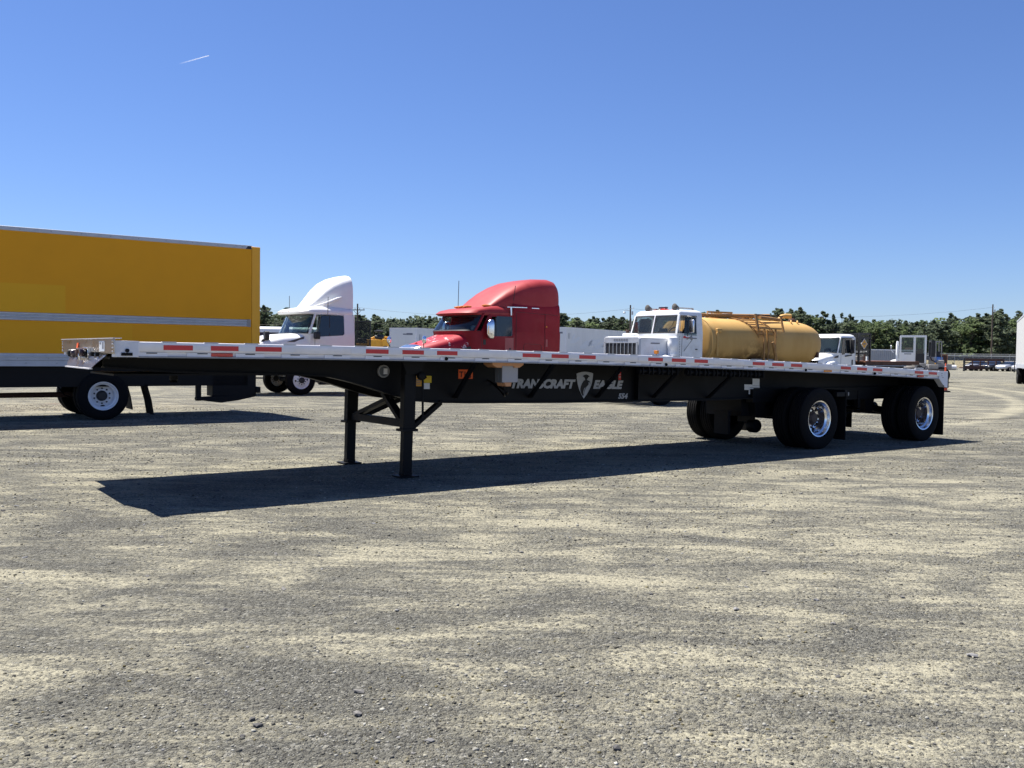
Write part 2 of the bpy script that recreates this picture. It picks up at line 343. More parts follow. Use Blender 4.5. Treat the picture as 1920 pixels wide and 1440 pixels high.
# ------------------------------------------------------------------ ground
def ground_material():
    m, nt, b = new_mat('gravel_ground')
    tc = N(nt, 'TexCoord')
    mp = N(nt, 'Mapping'); mp.inputs['Rotation'].default_value = (0, 0, R(-17)); mp.inputs['Scale'].default_value = (0.42, 1.0, 1)
    nt.links.new(tc.outputs['Object'], mp.inputs[0])
    # drifts of tan fines along the wheel tracks
    dust = N(nt, 'TexNoise', i_Scale=1.9, i_Detail=12.0, i_Roughness=0.7, i_Distortion=0.5); nt.links.new(mp.outputs[0], dust.inputs['Vector'])
    big = N(nt, 'TexNoise', i_Scale=0.11, i_Detail=3.0); nt.links.new(tc.outputs['Object'], big.inputs['Vector'])
    add = nt.nodes.new('ShaderNodeMath'); add.operation = 'MULTIPLY_ADD'; add.inputs[1].default_value = 0.40
    nt.links.new(big.outputs[0], add.inputs[0]); nt.links.new(dust.outputs[0], add.inputs[2])
    # fine scrape lines inside the drifts
    mp2 = N(nt, 'Mapping'); mp2.inputs['Rotation'].default_value = (0, 0, R(-14)); mp2.inputs['Scale'].default_value = (0.9, 7, 1)
    nt.links.new(tc.outputs['Object'], mp2.inputs[0])
    fine = N(nt, 'TexNoise', i_Scale=1.6, i_Detail=6.0, i_Roughness=0.7); nt.links.new(mp2.outputs[0], fine.inputs['Vector'])
    ad2 = nt.nodes.new('ShaderNodeMath'); ad2.operation = 'MULTIPLY_ADD'; ad2.inputs[1].default_value = 0.36
    nt.links.new(fine.outputs[0], ad2.inputs[0]); nt.links.new(add.outputs[0], ad2.inputs[2])
    # pale wheel tracks that curve away towards the gate
    sx = N(nt, 'SeparateXYZ'); nt.links.new(tc.outputs['Object'], sx.inputs[0])
    def M2(op, a, b_):
        q = nt.nodes.new('ShaderNodeMath'); q.operation = op
        for k, v in ((0, a), (1, b_)):
            if isinstance(v, (int, float)): q.inputs[k].default_value = v
            else: nt.links.new(v, q.inputs[k])
        return q.outputs[0]
    ddx, ddy = M2('SUBTRACT', sx.outputs[0], -31.458), M2('SUBTRACT', sx.outputs[1], 57.688)
    rad = M2('SQRT', M2('ADD', M2('MULTIPLY', ddx, ddx), M2('MULTIPLY', ddy, ddy)), 0)
    wob = M2('ADD', rad, M2('MULTIPLY', dust.outputs[0], 0.5))
    trk = None
    for off in (0.0, 1.9, 8.4):
        band = ramp(nt, M2('ABSOLUTE', M2('SUBTRACT', wob, 55.459+0.25+off), 0), 0.45, 0.12)
        trk = band if trk is None else M2('MAXIMUM', trk, band)
    far_ = M2('MULTIPLY', ramp(nt, sx.outputs[1], 17.0, 24.0), ramp(nt, sx.outputs[1], 90.0, 55.0))
    trk = M2('MULTIPLY', M2('MULTIPLY', trk, far_), 0.13)
    # the near part of the lot is the dustier one; a dark streak crosses the lot behind the trailer
    near_ = M2('MULTIPLY', ramp(nt, sx.outputs[1], 6.0, 20.0), -0.045)
    ad3 = M2('ADD', M2('ADD', ad2.outputs[0], trk), near_)
    ox, oy = M2('SUBTRACT', sx.outputs[0], 12.3), M2('SUBTRACT', sx.outputs[1], 23.3)
    ou = M2('MULTIPLY', M2('ADD', M2('MULTIPLY', ox, 0.863), M2('MULTIPLY', oy, 0.505)), 0.42)
    ow = M2('MULTIPLY', M2('ADD', M2('MULTIPLY', ox, -0.505), M2('MULTIPLY', oy, 0.863)), 2.6)
    dark_streak = M2('ADD', M2('ADD', M2('MULTIPLY', ou, ou), M2('MULTIPLY', ow, ow)), M2('MULTIPLY', fine.outputs[0], 0.9))
    dark_streak = M2('MULTIPLY', ramp(nt, dark_streak, 1.25, 0.6), 0.55)
    class _O: pass
    ad2 = _O(); ad2.outputs = [ad3]
    f = ramp(nt, ad2.outputs[0], 0.765, 0.95)
    # the stones themselves: cells of three sizes with their own grey
    cells = []
    for sc in (48.0, 115.0, 14.0):
        v = N(nt, 'TexVoronoi', i_Scale=sc, i_Randomness=1.0); nt.links.new(tc.outputs['Object'], v.inputs['Vector']); cells.append(v)
    sep = []
    for v in cells:
        s_ = nt.nodes.new('ShaderNodeSeparateColor'); nt.links.new(v.outputs['Color'], s_.inputs[0]); sep.append(s_)
    cr = nt.nodes.new('ShaderNodeValToRGB'); nt.links.new(sep[0].outputs[0], cr.inputs[0])
    e = cr.color_ramp.elements; e[0].position = 0.0; e[0].color = (0.012, 0.013, 0.015, 1); e[1].position = 1.0; e[1].color = (0.50, 0.49, 0.43, 1)
    k = e.new(0.45); k.color = (0.122, 0.124, 0.106, 1); k = e.new(0.85); k.color = (0.215, 0.216, 0.182, 1)
    cr2 = nt.nodes.new('ShaderNodeValToRGB'); nt.links.new(sep[1].outputs[1], cr2.inputs[0])
    e = cr2.color_ramp.elements; e[0].color = (0.03, 0.03, 0.031, 1); e[1].color = (0.27, 0.265, 0.23, 1)
    stones = mix(nt, 0.5, cr.outputs[0], cr2.outputs[0])
    med = N(nt, 'TexNoise', i_Scale=2.2, i_Detail=5.0, i_Roughness=0.7); nt.links.new(tc.outputs['Object'], med.inputs['Vector'])
    stones = mix(nt, ramp(nt, med.outputs[0], 0.35, 0.7), mix(nt, 0.3, stones, (0.06, 0.06, 0.06)), stones)
    grain = N(nt, 'TexNoise', i_Scale=55.0, i_Detail=4.0, i_Roughness=0.75); nt.links.new(tc.outputs['Object'], grain.inputs['Vector'])
    tan = mix(nt, ramp(nt, grain.outputs[0], 0.35, 0.65), (0.170, 0.159, 0.117), (0.375, 0.350, 0.257))
    # stones poke through the fines
    sf = nt.nodes.new('ShaderNodeMath'); sf.operation = 'MULTIPLY'; nt.links.new(f, sf.inputs[0])
    th = ramp(nt, sep[0].outputs[2], 0.02, 0.45); nt.links.new(th, sf.inputs[1])
    sf2 = nt.nodes.new('ShaderNodeMath'); sf2.operation = 'MAXIMUM'
    f3 = ramp(nt, ad2.outputs[0], 0.88, 1.03); nt.links.new(f3, sf2.inputs[1]); nt.links.new(sf.outputs[0], sf2.inputs[0])
    # a thin veil of dust everywhere
    col = mix(nt, 0.16, stones, (0.225, 0.207, 0.155))
    rd = N(nt, 'TexNoise', i_Scale=0.35, i_Detail=4.0); nt.links.new(tc.outputs['Object'], rd.inputs['Vector'])
    tan2 = mix(nt, ramp(nt, rd.outputs[0], 0.68, 0.8), tan, (0.26, 0.15, 0.085))
    col = mix(nt, sf2.outputs[0], col, tan2)
    col = mix(nt, dark_streak, col, (0.05, 0.048, 0.044))
    nt.links.new(col, b.inputs['Base Color']); b.inputs['Roughness'].default_value = 0.95
    b.inputs['Specular IOR Level'].default_value = 0.2
    # relief
    hs = nt.nodes.new('ShaderNodeMath'); hs.operation = 'MULTIPLY_ADD'; hs.inputs[1].default_value = -0.9
    nt.links.new(cells[0].outputs['Distance'], hs.inputs[0])
    h2 = nt.nodes.new('ShaderNodeMath'); h2.operation = 'MULTIPLY_ADD'; h2.inputs[1].default_value = -0.45
    nt.links.new(cells[1].outputs['Distance'], h2.inputs[0]); nt.links.new(grain.outputs[0], h2.inputs[2])
    nt.links.new(h2.outputs[0], hs.inputs[2])
    inv = nt.nodes.new('ShaderNodeMath'); inv.operation = 'MULTIPLY_ADD'; inv.inputs[1].default_value = -0.75; inv.inputs[2].default_value = 1.0
    nt.links.new(sf2.outputs[0], inv.inputs[0])
    hm = nt.nodes.new('ShaderNodeMath'); hm.operation = 'MULTIPLY'; nt.links.new(hs.outputs[0], hm.inputs[0]); nt.links.new(inv.outputs[0], hm.inputs[1])
    h4 = nt.nodes.new('ShaderNodeMath'); h4.operation = 'MULTIPLY_ADD'; h4.inputs[1].default_value = 1.2
    nt.links.new(med.outputs[0], h4.inputs[0]); nt.links.new(hm.outputs[0], h4.inputs[2])
    bp = N(nt, 'Bump'); bp.inputs['Strength'].default_value = 1.0; bp.inputs['Distance'].default_value = 0.03
    nt.links.new(h4.outputs[0], bp.inputs['Height']); nt.links.new(bp.outputs[0], b.inputs['Normal'])
    return m
M['ground'] = ground_material()
def stone_mat():
    m, nt, b = new_mat('stone')
    at = N(nt, 'Attribute', attribute_name='tint'); oi = N(nt, 'ObjectInfo')
    tc = N(nt, 'TexCoord'); nz = N(nt, 'TexNoise', i_Scale=40.0, i_Detail=4.0); nt.links.new(tc.outputs['Object'], nz.inputs['Vector'])
    nt.links.new(mix(nt, ramp(nt, nz.outputs[0], 0.4, 0.7), at.outputs['Color'], mix(nt, 0.35, at.outputs['Color'], (0.2, 0.18, 0.13))), b.inputs['Base Color'])
    b.inputs['Roughness'].default_value = 0.9; b.inputs['Specular IOR Level'].default_value = 0.25
    return m
M['stone'] = stone_mat()
def patch_noise(x, y):
    """cheap smooth field in 0..1 used to gather the loose stones in drifts"""
    v = (np.sin(x*0.9+1.3*np.sin(y*0.7)+0.5)+np.sin(y*1.7+1.1*np.sin(x*0.5+2.0))+np.sin(x*2.3-y*1.9+1.0)*0.6+np.sin(x*0.31+y*3.7)*0.7)
    return 0.5+v/6.6
g = MB(); S0 = 2600.0
gx = [-S0, -600, -150, -40, 0, 40, 150, 600, S0]; gy = [-300, -20, 0, 20, 60, 150, 600, S0]
g.add([(x, y, 0) for y in gy for x in gx], [(j*9+i, j*9+i+1, (j+1)*9+i+1, (j+1)*9+i) for j in range(len(gy)-1) for i in range(8)])
ground = setting(g.build('ground', 'ground', smooth=0))

def make_gravel(n=185000):
    rg = np.random.default_rng(5)
    d = 2.6*np.exp(rg.random(n)**0.95*math.log(24/2.6))
    ang = (rg.random(n)-0.5)*1.18
    x = np.tan(ang)*d; y = d
    keep = rg.random(n) < np.clip(patch_noise(x, y)*1.7-0.25, 0.12, 1.0); x, y, d = x[keep], y[keep], d[keep]; n = len(x)
    r = np.maximum(0.0028, 0.00047*d)*(0.7+0.55*rg.random(n)**2/np.maximum(0.16, rg.random(n)**0.7))
    r = np.minimum(r, 0.016)
    base = np.array([[sx, sy, sz] for sx in (-1, 1) for sy in (-1, 1) for sz in (-1, 1)], float)
    quads = np.array([(0, 1, 3, 2), (4, 6, 7, 5), (0, 4, 5, 1), (2, 3, 7, 6), (0, 2, 6, 4), (1, 5, 7, 3)])
    vv = base[None]*(0.55+0.55*rg.random((n, 8, 3)))
    vv *= np.stack([0.7+0.7*rg.random(n), 0.6+0.5*rg.random(n), 0.4+0.45*rg.random(n)], 1)[:, None, :]
    a, t1 = rg.random(n)*6.283, (rg.random(n)-0.5)*0.9
    ca, sa, ct, st = np.cos(a)[:, None], np.sin(a)[:, None], np.cos(t1)[:, None], np.sin(t1)[:, None]
    X, Y, Z = vv[..., 0], vv[..., 1], vv[..., 2]
    Y, Z = Y*ct-Z*st, Y*st+Z*ct; X, Y = X*ca-Y*sa, X*sa+Y*ca
    P = np.stack([X, Y, Z], 2)*r[:, None, None]*0.8
    P[..., 0] += x[:, None]; P[..., 1] += y[:, None]; P[..., 2] += (r*0.10)[:, None]
    me = bpy.data.meshes.new('gravel'); me.vertices.add(n*8); me.vertices.foreach_set('co', P.reshape(-1).astype(np.float32))
    fi = (quads[None]+(np.arange(n)*8)[:, None, None]).reshape(-1).astype(np.int32)
    me.loops.add(len(fi)); me.loops.foreach_set('vertex_index', fi)
    me.polygons.add(n*6); me.polygons.foreach_set('loop_start', np.arange(0, len(fi), 4, dtype=np.int32))
    me.update(calc_edges=True); me.validate()
    gr = 0.035+0.30*rg.random(n)**1.5
    tn = (rg.random(n) < 0.3)[:, None]*np.array([[0.05, 0.03, -0.025]])
    col = np.clip(np.stack([gr*1.0, gr*0.985, gr*0.88], 1)+tn*rg.random(n)[:, None]+((rg.random(n) < 0.02)*0.14)[:, None], 0.02, 0.6)
    ca_ = me.color_attributes.new('tint', 'FLOAT_COLOR', 'POINT')
    cc = np.concatenate([np.repeat(col, 8, 0), np.ones((n*8, 1))], 1).astype(np.float32)
    ca_.data.foreach_set('color', cc.reshape(-1)); me.materials.append(M['stone'])
    o = link('gravel', me); setting(o, 'stuff'); return o
make_gravel()

def big_stones():
    """the larger loose rocks one can pick out: children of the ground"""
    rg = random.Random(21); protos = []
    for k in range(9):
        bm = bmesh.new(); bmesh.ops.create_icosphere(bm, subdivisions=1, radius=1.0)
        fl = rg.uniform(0.4, 0.75); lg = rg.uniform(1.0, 1.5)
        for v in bm.verts:
            q = rg.uniform(0.5, 1.2); v.co = Vector((v.co.x*q*lg, v.co.y*q, v.co.z*q*fl))
        bmesh.ops.dissolve_limit(bm, angle_limit=R(14), verts=bm.verts, edges=bm.edges)
        me = bpy.data.meshes.new('stone'); bm.to_mesh(me); bm.free()
        gcol = rg.choice([(0.07, 0.07, 0.075), (0.15, 0.15, 0.155), (0.2, 0.2, 0.205), (0.27, 0.27, 0.27), (0.16, 0.155, 0.15)])
        ca_ = me.color_attributes.new('tint', 'FLOAT_COLOR', 'POINT')
        for d_ in ca_.data: d_.color = (*gcol, 1)
        me.materials.append(M['stone']); protos.append(me)
    for k in range(170):
        d = 3.1*math.exp(rg.random()**1.15*math.log(13/3.1)); x = math.tan(rg.uniform(-0.56, 0.56))*d
        s_ = 0.0022*d*rg.uniform(0.7, 1.25)*(1.6 if rg.random() < 0.1 else 1.0); s_ = max(0.008, min(s_, 0.022))
        o = link('stone', protos[k % 9], ground, (x, d, s_*0.12), (rg.uniform(-.3, .3), rg.uniform(-.3, .3), rg.uniform(0, 6.28)))
        o.scale = (s_, s_, s_)
    for (x, d, s_) in [(-1.0, 3.62, 0.022), (-1.04, 3.68, 0.014), (1.35, 5.4, 0.022), (-0.62, 3.75, 0.02), (-0.66, 4.0, 0.02), (2.35, 4.6, 0.024), (0.42, 3.45, 0.018), (-0.3, 3.5, 0.018)]:
        o = link('stone', protos[rg.randrange(9)], ground, (x, d, s_*0.3), (0.2, 0.1, rg.uniform(0, 6))); o.scale = (s_, s_, s_)
big_stones()

# tan bank of dry grass beyond the fence
M['dry_grass'] = mat('dry_grass', (0.26, 0.215, 0.125), 0.95, dirt=0.6, dirt_col=(0.12, 0.13, 0.06), scale=0.25, bump=0.4, bscale=2)
bk = MB()
rings = []
for k in range(31):
    x = 40+k*4.2; h = 1.5+0.2*math.sin(k*0.9)+0.15*math.sin(k*2.1); y = 166+math.sin(k*0.5)*0.8
    rings.append([(x, y, -0.05), (x, y+2.5, h*0.6), (x, y+5, h), (x, y+11, h*0.9), (x, y+16, -0.05)])
bk.loft(rings, True, True)
setting(bk.build('dirt_bank', 'dry_grass'))

# ------------------------------------------------------------------ trees
def leaf_mat(name, c0, c1):
    m, nt, b = new_mat(name)
    oi = N(nt, 'ObjectInfo'); ge = N(nt, 'NewGeometry')
    hue = mix(nt, ge.outputs['Random Per Island'], c0, c1)
    hue = mix(nt, oi.outputs['Random'], hue, mix(nt, 0.35, hue, (0.02, 0.04, 0.02)))
    nt.links.new(hue, b.inputs['Base Color']); b.inputs['Roughness'].default_value = 0.7; b.inputs['Specular IOR Level'].default_value = 0.2
    tr = N(nt, 'BsdfTranslucent'); nt.links.new(hue, tr.inputs[0])
    ms = N(nt, 'MixShader'); ms.inputs[0].default_value = 0.55
    nt.links.new(b.outputs[0], ms.inputs[1]); nt.links.new(tr.outputs[0], ms.inputs[2])
    nt.links.new(ms.outputs[0], nt.nodes['Material Output'].inputs['Surface']); return m
M['pine_needles'] = leaf_mat('pine_needles', (0.10, 0.13, 0.09), (0.16, 0.19, 0.118))
M['leaves'] = leaf_mat('leaves', (0.13, 0.175, 0.085), (0.2, 0.25, 0.118))
M['leaves_pale'] = leaf_mat('leaves_pale', (0.12, 0.165, 0.075), (0.19, 0.24, 0.11))
M['bark'] = mat('bark', (0.07, 0.055, 0.045), 0.9, dirt=0.5, scale=2, streak=5)
def leaf_cloud(blobs, per, size, rg):
    """many small leaf-clump faces spread through a set of ellipsoid clumps"""
    V, Fc = [], []
    for (cx, cy, cz, rx, ry, rz) in blobs:
        for k in range(per):
            u = np.array([rg.gauss(0, 1) for _ in range(3)]); u /= np.linalg.norm(u)+1e-9
            q = rg.random()**0.45
            p = Vector((cx+u[0]*rx*q, cy+u[1]*ry*q, cz+u[2]*rz*q)); s_ = size*rg.uniform(0.5, 1.25)
            n1 = Vector((rg.gauss(0, 1), rg.gauss(0, 1), rg.gauss(0, 1)+0.5)).normalized()
            t = n1.orthogonal().normalized(); b2 = n1.cross(t); o = len(V)
            a0 = rg.uniform(0, 6.28)
            for i in range(5):
                a = a0+i*1.2566; rr = s_*rg.uniform(0.45, 0.75)
                V.append(p+(t*math.cos(a)+b2*math.sin(a))*rr+n1*rg.uniform(-.15, .15)*s_)
            Fc.append(tuple(range(o, o+5)))
    return V, Fc
def tree_proto(kind, seed):
    rg = random.Random(seed); H = 12.0; blobs = []; tr = MB()
    if kind == 'pine':
        lean = rg.uniform(-.5, .5); base = rg.uniform(0.10, 0.28)
        tr.tube([(0, 0, -0.2), (lean*0.3, 0, H*0.4), (lean*0.7, 0, H*0.75), (lean, 0, H*0.97)], [0.2, 0.16, 0.1, 0.03], 7)
        n = 70
        for k in range(n):
            f = base+(1-base)*k/(n-1); z = H*f
            w = (1.0-abs((f-base)/(1-base)-0.38)**1.3*1.15)*rg.uniform(1.3, 2.5)+0.3
            a = rg.uniform(0, 6.28); off = w*rg.uniform(0.15, 1.15); w *= rg.uniform(0.35, 0.8)
            if f > 0.95: off *= 0.2; w *= 0.6
            c = (lean*f+off*math.cos(a), off*math.sin(a), z+rg.uniform(-.2, .2))
            blobs.append((*c, w*0.68, w*0.68, w*rg.uniform(0.3, 0.5)))
            if k < n-2 and k % 2: tr.tube([(lean*f, 0, z-0.5), c], [0.06, 0.02], 4)
        V, Fc = leaf_cloud(blobs, 34, 0.36, rg); mname = 'pine_needles'
    else:
        tr.tube([(0, 0, -0.2), (0.2, 0, H*0.3), (0.1, 0.2, H*0.6), (0, 0, H*0.8)], [0.24, 0.19, 0.12, 0.04], 7)
        for k in range(40):
            f = rg.uniform(0.12, 0.9); a = rg.uniform(0, 6.28); w = rg.uniform(0.45, 1.1)
            off = 2.3*math.sin(math.pi*min(1, (f-0.05)/0.95))**0.7*rg.uniform(0.4, 1.0)
            c = (off*math.cos(a), off*math.sin(a), H*f)
            blobs.append((*c, w, w, w*rg.uniform(0.6, 0.9))); tr.tube([(0, 0, H*f*0.75), c], [0.07, 0.02], 5)
        blobs.append((0, 0, H*0.93, 1.0, 1.0, 0.8))
        V, Fc = leaf_cloud(blobs, 48, 0.38, rg); mname = 'leaves' if kind == 'broad' else 'leaves_pale'
    cr = MB(); cr.add(V, Fc)
    return tr.mesh('trunk', 'bark', 40), cr.mesh('crown', mname, 0)
PROT = [('pine', tree_proto('pine', s_)) for s_ in range(1, 8)]+[('broad', tree_proto('broad', s_)) for s_ in range(11, 15)]+[('pale', tree_proto('pale', s_)) for s_ in range(21, 23)]
LAB = {'pine': ('pine_tree', 'dark ragged pine in the tree line behind the yard', 'dark pines in the tree line'),
       'broad': ('broadleaf_tree', 'mid green leafy tree in the tree line behind the yard', 'mid green trees in the tree line'),
       'pale': ('broadleaf_tree', 'pale yellow-green leafy tree in the tree line behind the yard', 'pale green trees in the tree line')}
def plant(pi, x, y, h, rz, w=1.0, label=None):
    kind, (tm, cm) = PROT[pi]; nm, lab, grp = LAB[kind]
    r = empty(nm, (x, y, 0), rz); tag(r, label or lab, 'tree', None if label else grp)
    s_ = h/12.0; r.scale = (s_*w, s_*w, s_)
    link('trunk', tm, r); link('crown', cm, r); return r
tg = random.Random(3)
NT = 0
for row, (yy, step) in enumerate([(206, 3.5), (213, 3.5), (221, 3.7), (230, 4.0)]):
    x = -152.0+row*1.3
    while x < 152:
        skyh = 9.3+1.4*(x+120)/240+1.0*math.sin(x*0.11+1.0)+0.7*math.sin(x*0.31)
        if x < -62: skyh += 0.6
        if x > 40: skyh += 0.7
        y = yy+tg.uniform(-2.5, 2.5)
        right = x > 45
        q = tg.random()
        pi = tg.randrange(7) if q < (0.5 if right else 0.78) else (7+tg.randrange(4) if q < 0.93 else 11+tg.randrange(2))
        h = skyh*tg.uniform(0.92, 1.03)*(1.05 if tg.random() < 0.12 else 1.0)+row*0.2
        if pi >= 7: h *= 0.93
        plant(pi, x, y, h, tg.uniform(0, 6.28), tg.uniform(1.1, 1.5)*(1.0 if pi < 7 else 1.05)); NT += 1
        x += step*tg.uniform(0.75, 1.25)
# shrubby growth along the foot of the wood
ug = random.Random(8); bl = []
for k in range(620):
    x = ug.uniform(-155, 155); w = ug.uniform(0.9, 2.4)
    bl.append((x, ug.uniform(200, 226), ug.uniform(0.4, 4.6), w*1.5, w, w))
V, Fc = leaf_cloud(bl, 42, 0.6, ug)
u = MB(); u.add(V, Fc); setting(u.build('undergrowth', 'leaves', smooth=0), 'stuff')
# solid far wood behind the rows so that no sky shows low between the trunks
bl = []
for k in range(300):
    x = -165+k*1.1; hh = 9.5+1.3*(x+120)/240+0.6*math.sin(x*0.2)+0.4*math.sin(x*0.71)
    for z in (1.5, 4.0, 6.2, hh*0.70, hh*0.86): bl.append((x, 240+ug.uniform(-3, 3), z, 2.2, 1.5, 1.9))
V, Fc = leaf_cloud(bl, 60, 0.7, ug)
u = MB(); u.add(V, Fc); setting(u.build('far_wood', 'pine_needles', smooth=0), 'stuff')
# three bare-stemmed pines whose tufts stand above the crowns
for x, h in ((73.0, 11.2), (74.9, 11.7), (76.7, 11.3)):
    r = empty('snag_pine', (x, 209, 0)); tag(r, 'thin bare pine stem with a small dark tuft above the tree line', 'tree', 'bare pine stems above the tree line')
    t = MB(); t.tube([(0, 0, -.2), (0.1, 0, h*0.6), (0, 0, h)], [0.12, 0.09, 0.03], 6); t.build('trunk', 'bark', r)
    c = MB(); V, Fc = leaf_cloud([(0, 0, h-0.5, 0.35, 0.35, 0.75)], 60, 0.32, tg); c.add(V, Fc); c.build('crown', 'pine_needles', r, smooth=0)

# ------------------------------------------------------------------ poles, wires, fence
def utility_pole(x, y, h, label, arm=True, lamp=False):
    r = empty('utility_pole', (x, y, 0)); tag(r, label, 'utility pole', None)
    p = MB(); p.tube([(0, 0, -0.3), (0, 0, h)], [0.17, 0.11], 10); p.build('pole', 'wood_pole', r)
    if arm:
        a = MB(); a.bar((-1.1, -0.16, h-0.95), (1.1, -0.16, h-0.95), 0.12); a.bar((-0.6, -0.16, h-0.98), (0, -0.12, h-1.7), 0.05); a.bar((0.6, -0.16, h-0.98), (0, -0.12, h-1.7), 0.05)
        a.build('crossarm', 'wood_pole', r)
        for dx in (-1.0, -0.35, 0.35, 1.0):
            i_ = MB(); i_.lathe([(0, 0.05), (0.08, 0.06), (0.16, 0.04), (0.2, 0.05), (0.26, 0.02)], 'z', (dx, -0.16, h-0.89), 8); i_.build('insulator', 'steel_grey', r)
    else:
        a = MB(); a.tube([(0, -0.1, h-0.6), (0.35, -0.3, h-0.55), (0.5, -0.35, h-0.25)], 0.04, 6); a.build('bracket', 'galvanised', r)
        i_ = MB(); i_.lathe([(0, 0.12), (0.5, 0.14), (0.55, 0.05)], 'z', (0.28, -0.2, h-1.5), 12); i_.build('transformer', 'galvanised', r)
    if lamp:
        a = MB(); a.tube([(0, 0, h-0.9), (-0.6, -0.2, h-0.8), (-0.95, -0.3, h-0.9)], 0.04, 6); a.lathe([(0, 0.2), (0.12, 0.2), (0.3, 0.08)], 'z', (-0.95, -0.3, h-1.3), 12); a.build('lamp', 'galvanised', r)
    return r
PL = [(-72.0, 138.0, 9.0), (-23.7, 140.0, 8.8), (17.9, 140.0, 9.15), (88.8, 170.0, 11.8)]
utility_pole(*PL[1], 'wooden utility pole with a crossarm rising behind the white day cab')
utility_pole(*PL[2], 'wooden utility pole with a small lamp arm left of the old white cab', False, True)
utility_pole(*PL[3], 'tall plain utility pole in front of the woods at the right', False)
utility_pole(*PL[0], 'wooden utility pole hidden behind the yellow box truck')
def wire(a, b, sag, nm, label):
    w = MB(); A, B = Vector(a), Vector(b); pts = []
    for k in range(25):
        t = k/24; p = A.lerp(B, t); p.z -= sag*4*t*(1-t); pts.append(p)
    w.tube(pts, 0.012, 4); o = w.build(nm, 'dark_trim'); tag(o, label, 'power line', 'overhead power lines'); return o
for i in range(3):
    for dz, nmx in ((-0.55, 'upper'), (-2.6, 'lower')):
        a, b = PL[i], PL[i+1]
        lab = {0: 'wire left of the pole behind the white day cab, %s of two', 1: 'wire between the day cab pole and the lamp arm pole, %s of two', 2: 'wire from the lamp arm pole to the tall right pole, %s of two'}[i] % nmx
        wire((a[0], a[1]-.16, a[2]+dz), (b[0], b[1]-.16, b[2]+dz), 1.0+i*0.3, 'power_line', lab)

def mesh_mat(name, col, alpha, scale):
    m, nt, b = new_mat(name)
    tc = N(nt, 'TexCoord'); wv = N(nt, 'TexNoise', i_Scale=scale, i_Detail=2.0); nt.links.new(tc.outputs['Object'], wv.inputs['Vector'])
    b.inputs['Base Color'].default_value = (*col, 1); b.inputs['Roughness'].default_value = 0.7
    nt.links.new(ramp(nt, wv.outputs[0], 0.5-alpha/2, 1.5-alpha), b.inputs['Alpha'])
    b.inputs['Alpha'].default_value = alpha; return m
M['chain_mesh'] = mesh_mat('chain_mesh', (0.32, 0.33, 0.34), 0.25, 8)
M['screen_mesh'] = mesh_mat('screen_mesh', (0.015, 0.017, 0.015), 0.75, 14)
fe = empty('chain_link_fence', (55, 152, 0)); tag(fe, 'long galvanised chain link fence with dark windscreen band across the back of the yard', 'fence')
def fz(x): return 0.0
for k in range(24):
    p = MB(); p.tube([(k*3.05, 0, -0.1), (k*3.05, 0, 2.25), (k*3.05, -0.15, 2.5)], 0.035, 6); p.build('post', 'galvanised', fe)
p = MB(); p.tube([(0, 0, 2.12), (70.2, 0, 2.12)], 0.07, 6); p.build('top_rail', 'galvanised', fe)
p = MB(); p.box(0, 70.2, 0.038, 0.045, 0.05, 2.1); p.build('wire_mesh', 'chain_mesh', fe)
p = MB(); p.box(0, 70.2, 0.05, 0.056, 1.35, 2.02); p.build('windscreen_band', 'car_dark', fe)
for dz in (2.3, 2.4, 2.5):
    p = MB(); p.tube([(0, -0.1, dz), (70.2, -0.1, dz)], 0.012, 4); p.build('barbed_wire', 'galvanised', fe)

# ------------------------------------------------------------------ the flatbed trailer (local x: nose to tail, y: near side to far side)
TH = 0.6206
TX, TYY, TL, TW = -3.7517, 8.6405, 14.52, 2.60
def zt(s): return 1.572-0.2911*s/TL+0.0723*4*s*(TL-s)/TL**2
tr = empty('flatbed_trailer', (TX, TYY, 0), TH)
tag(tr, 'long black flatbed trailer with aluminium side rails, red reflectors and spread axles', 'trailer')
SS = [TL*k/44 for k in range(45)]
def sweep(prof, s_list, mb, mi=0, cap=True):
    """sweep a (y, depth below deck) outline along the cambered deck"""
    mb.loft([[(s_, y, zt(s_)+d) for y, d in prof] for s_ in s_list], True, cap, mi); return mb
# side rails: tall face on top, stepped-back pocket band, bottom lip
def rail_prof(sgn, y0):
    P = [(0.0, -0.004), (0.006, 0.0), (0.10, 0.0), (0.10, -0.139), (0.024, -0.139), (0.023, -0.138), (0.022, -0.136), (0.022, -0.099), (0.002, -0.095), (-0.002, -0.088), (-0.002, -0.016)]
    return [(y0+sgn*a, d) for a, d in P]
SR = [0.222+(14.34-0.222)*k/44 for k in range(45)]
for sgn, y0 in ((1, 0.0), (-1, TW)):
    m = MB(); sweep(rail_prof(sgn, y0), SR, m); m.build('side_rail', 'aluminium', tr)
    m = MB(); sweep([(y0-sgn*.004, -.1395), (y0+sgn*.09, -.1395), (y0+sgn*.09, -.153), (y0-sgn*.004, -.153)], SR, m); m.build('rail_lip', 'steel_grey', tr)
# stake pockets in the band below the rail face
pk = MB()
pk.box(-0.15, 0.15, -0.014, 0.004, -0.1385, -0.1005, 0); pk.box(-0.05, 0.05, -0.0185, -0.012, -0.112, -0.1035, 1)
pkm = pk.mesh('stake_pocket', ['aluminium', 'frame_black'])
for k in range(29):
    s_ = 0.34+k*0.485
    if s_ > 14.25: break
    link('stake_pocket', pkm, tr, (s_, 0.022, zt(s_)), (0, math.atan((zt(s_-.1)-zt(s_+.1))/.2), 0))
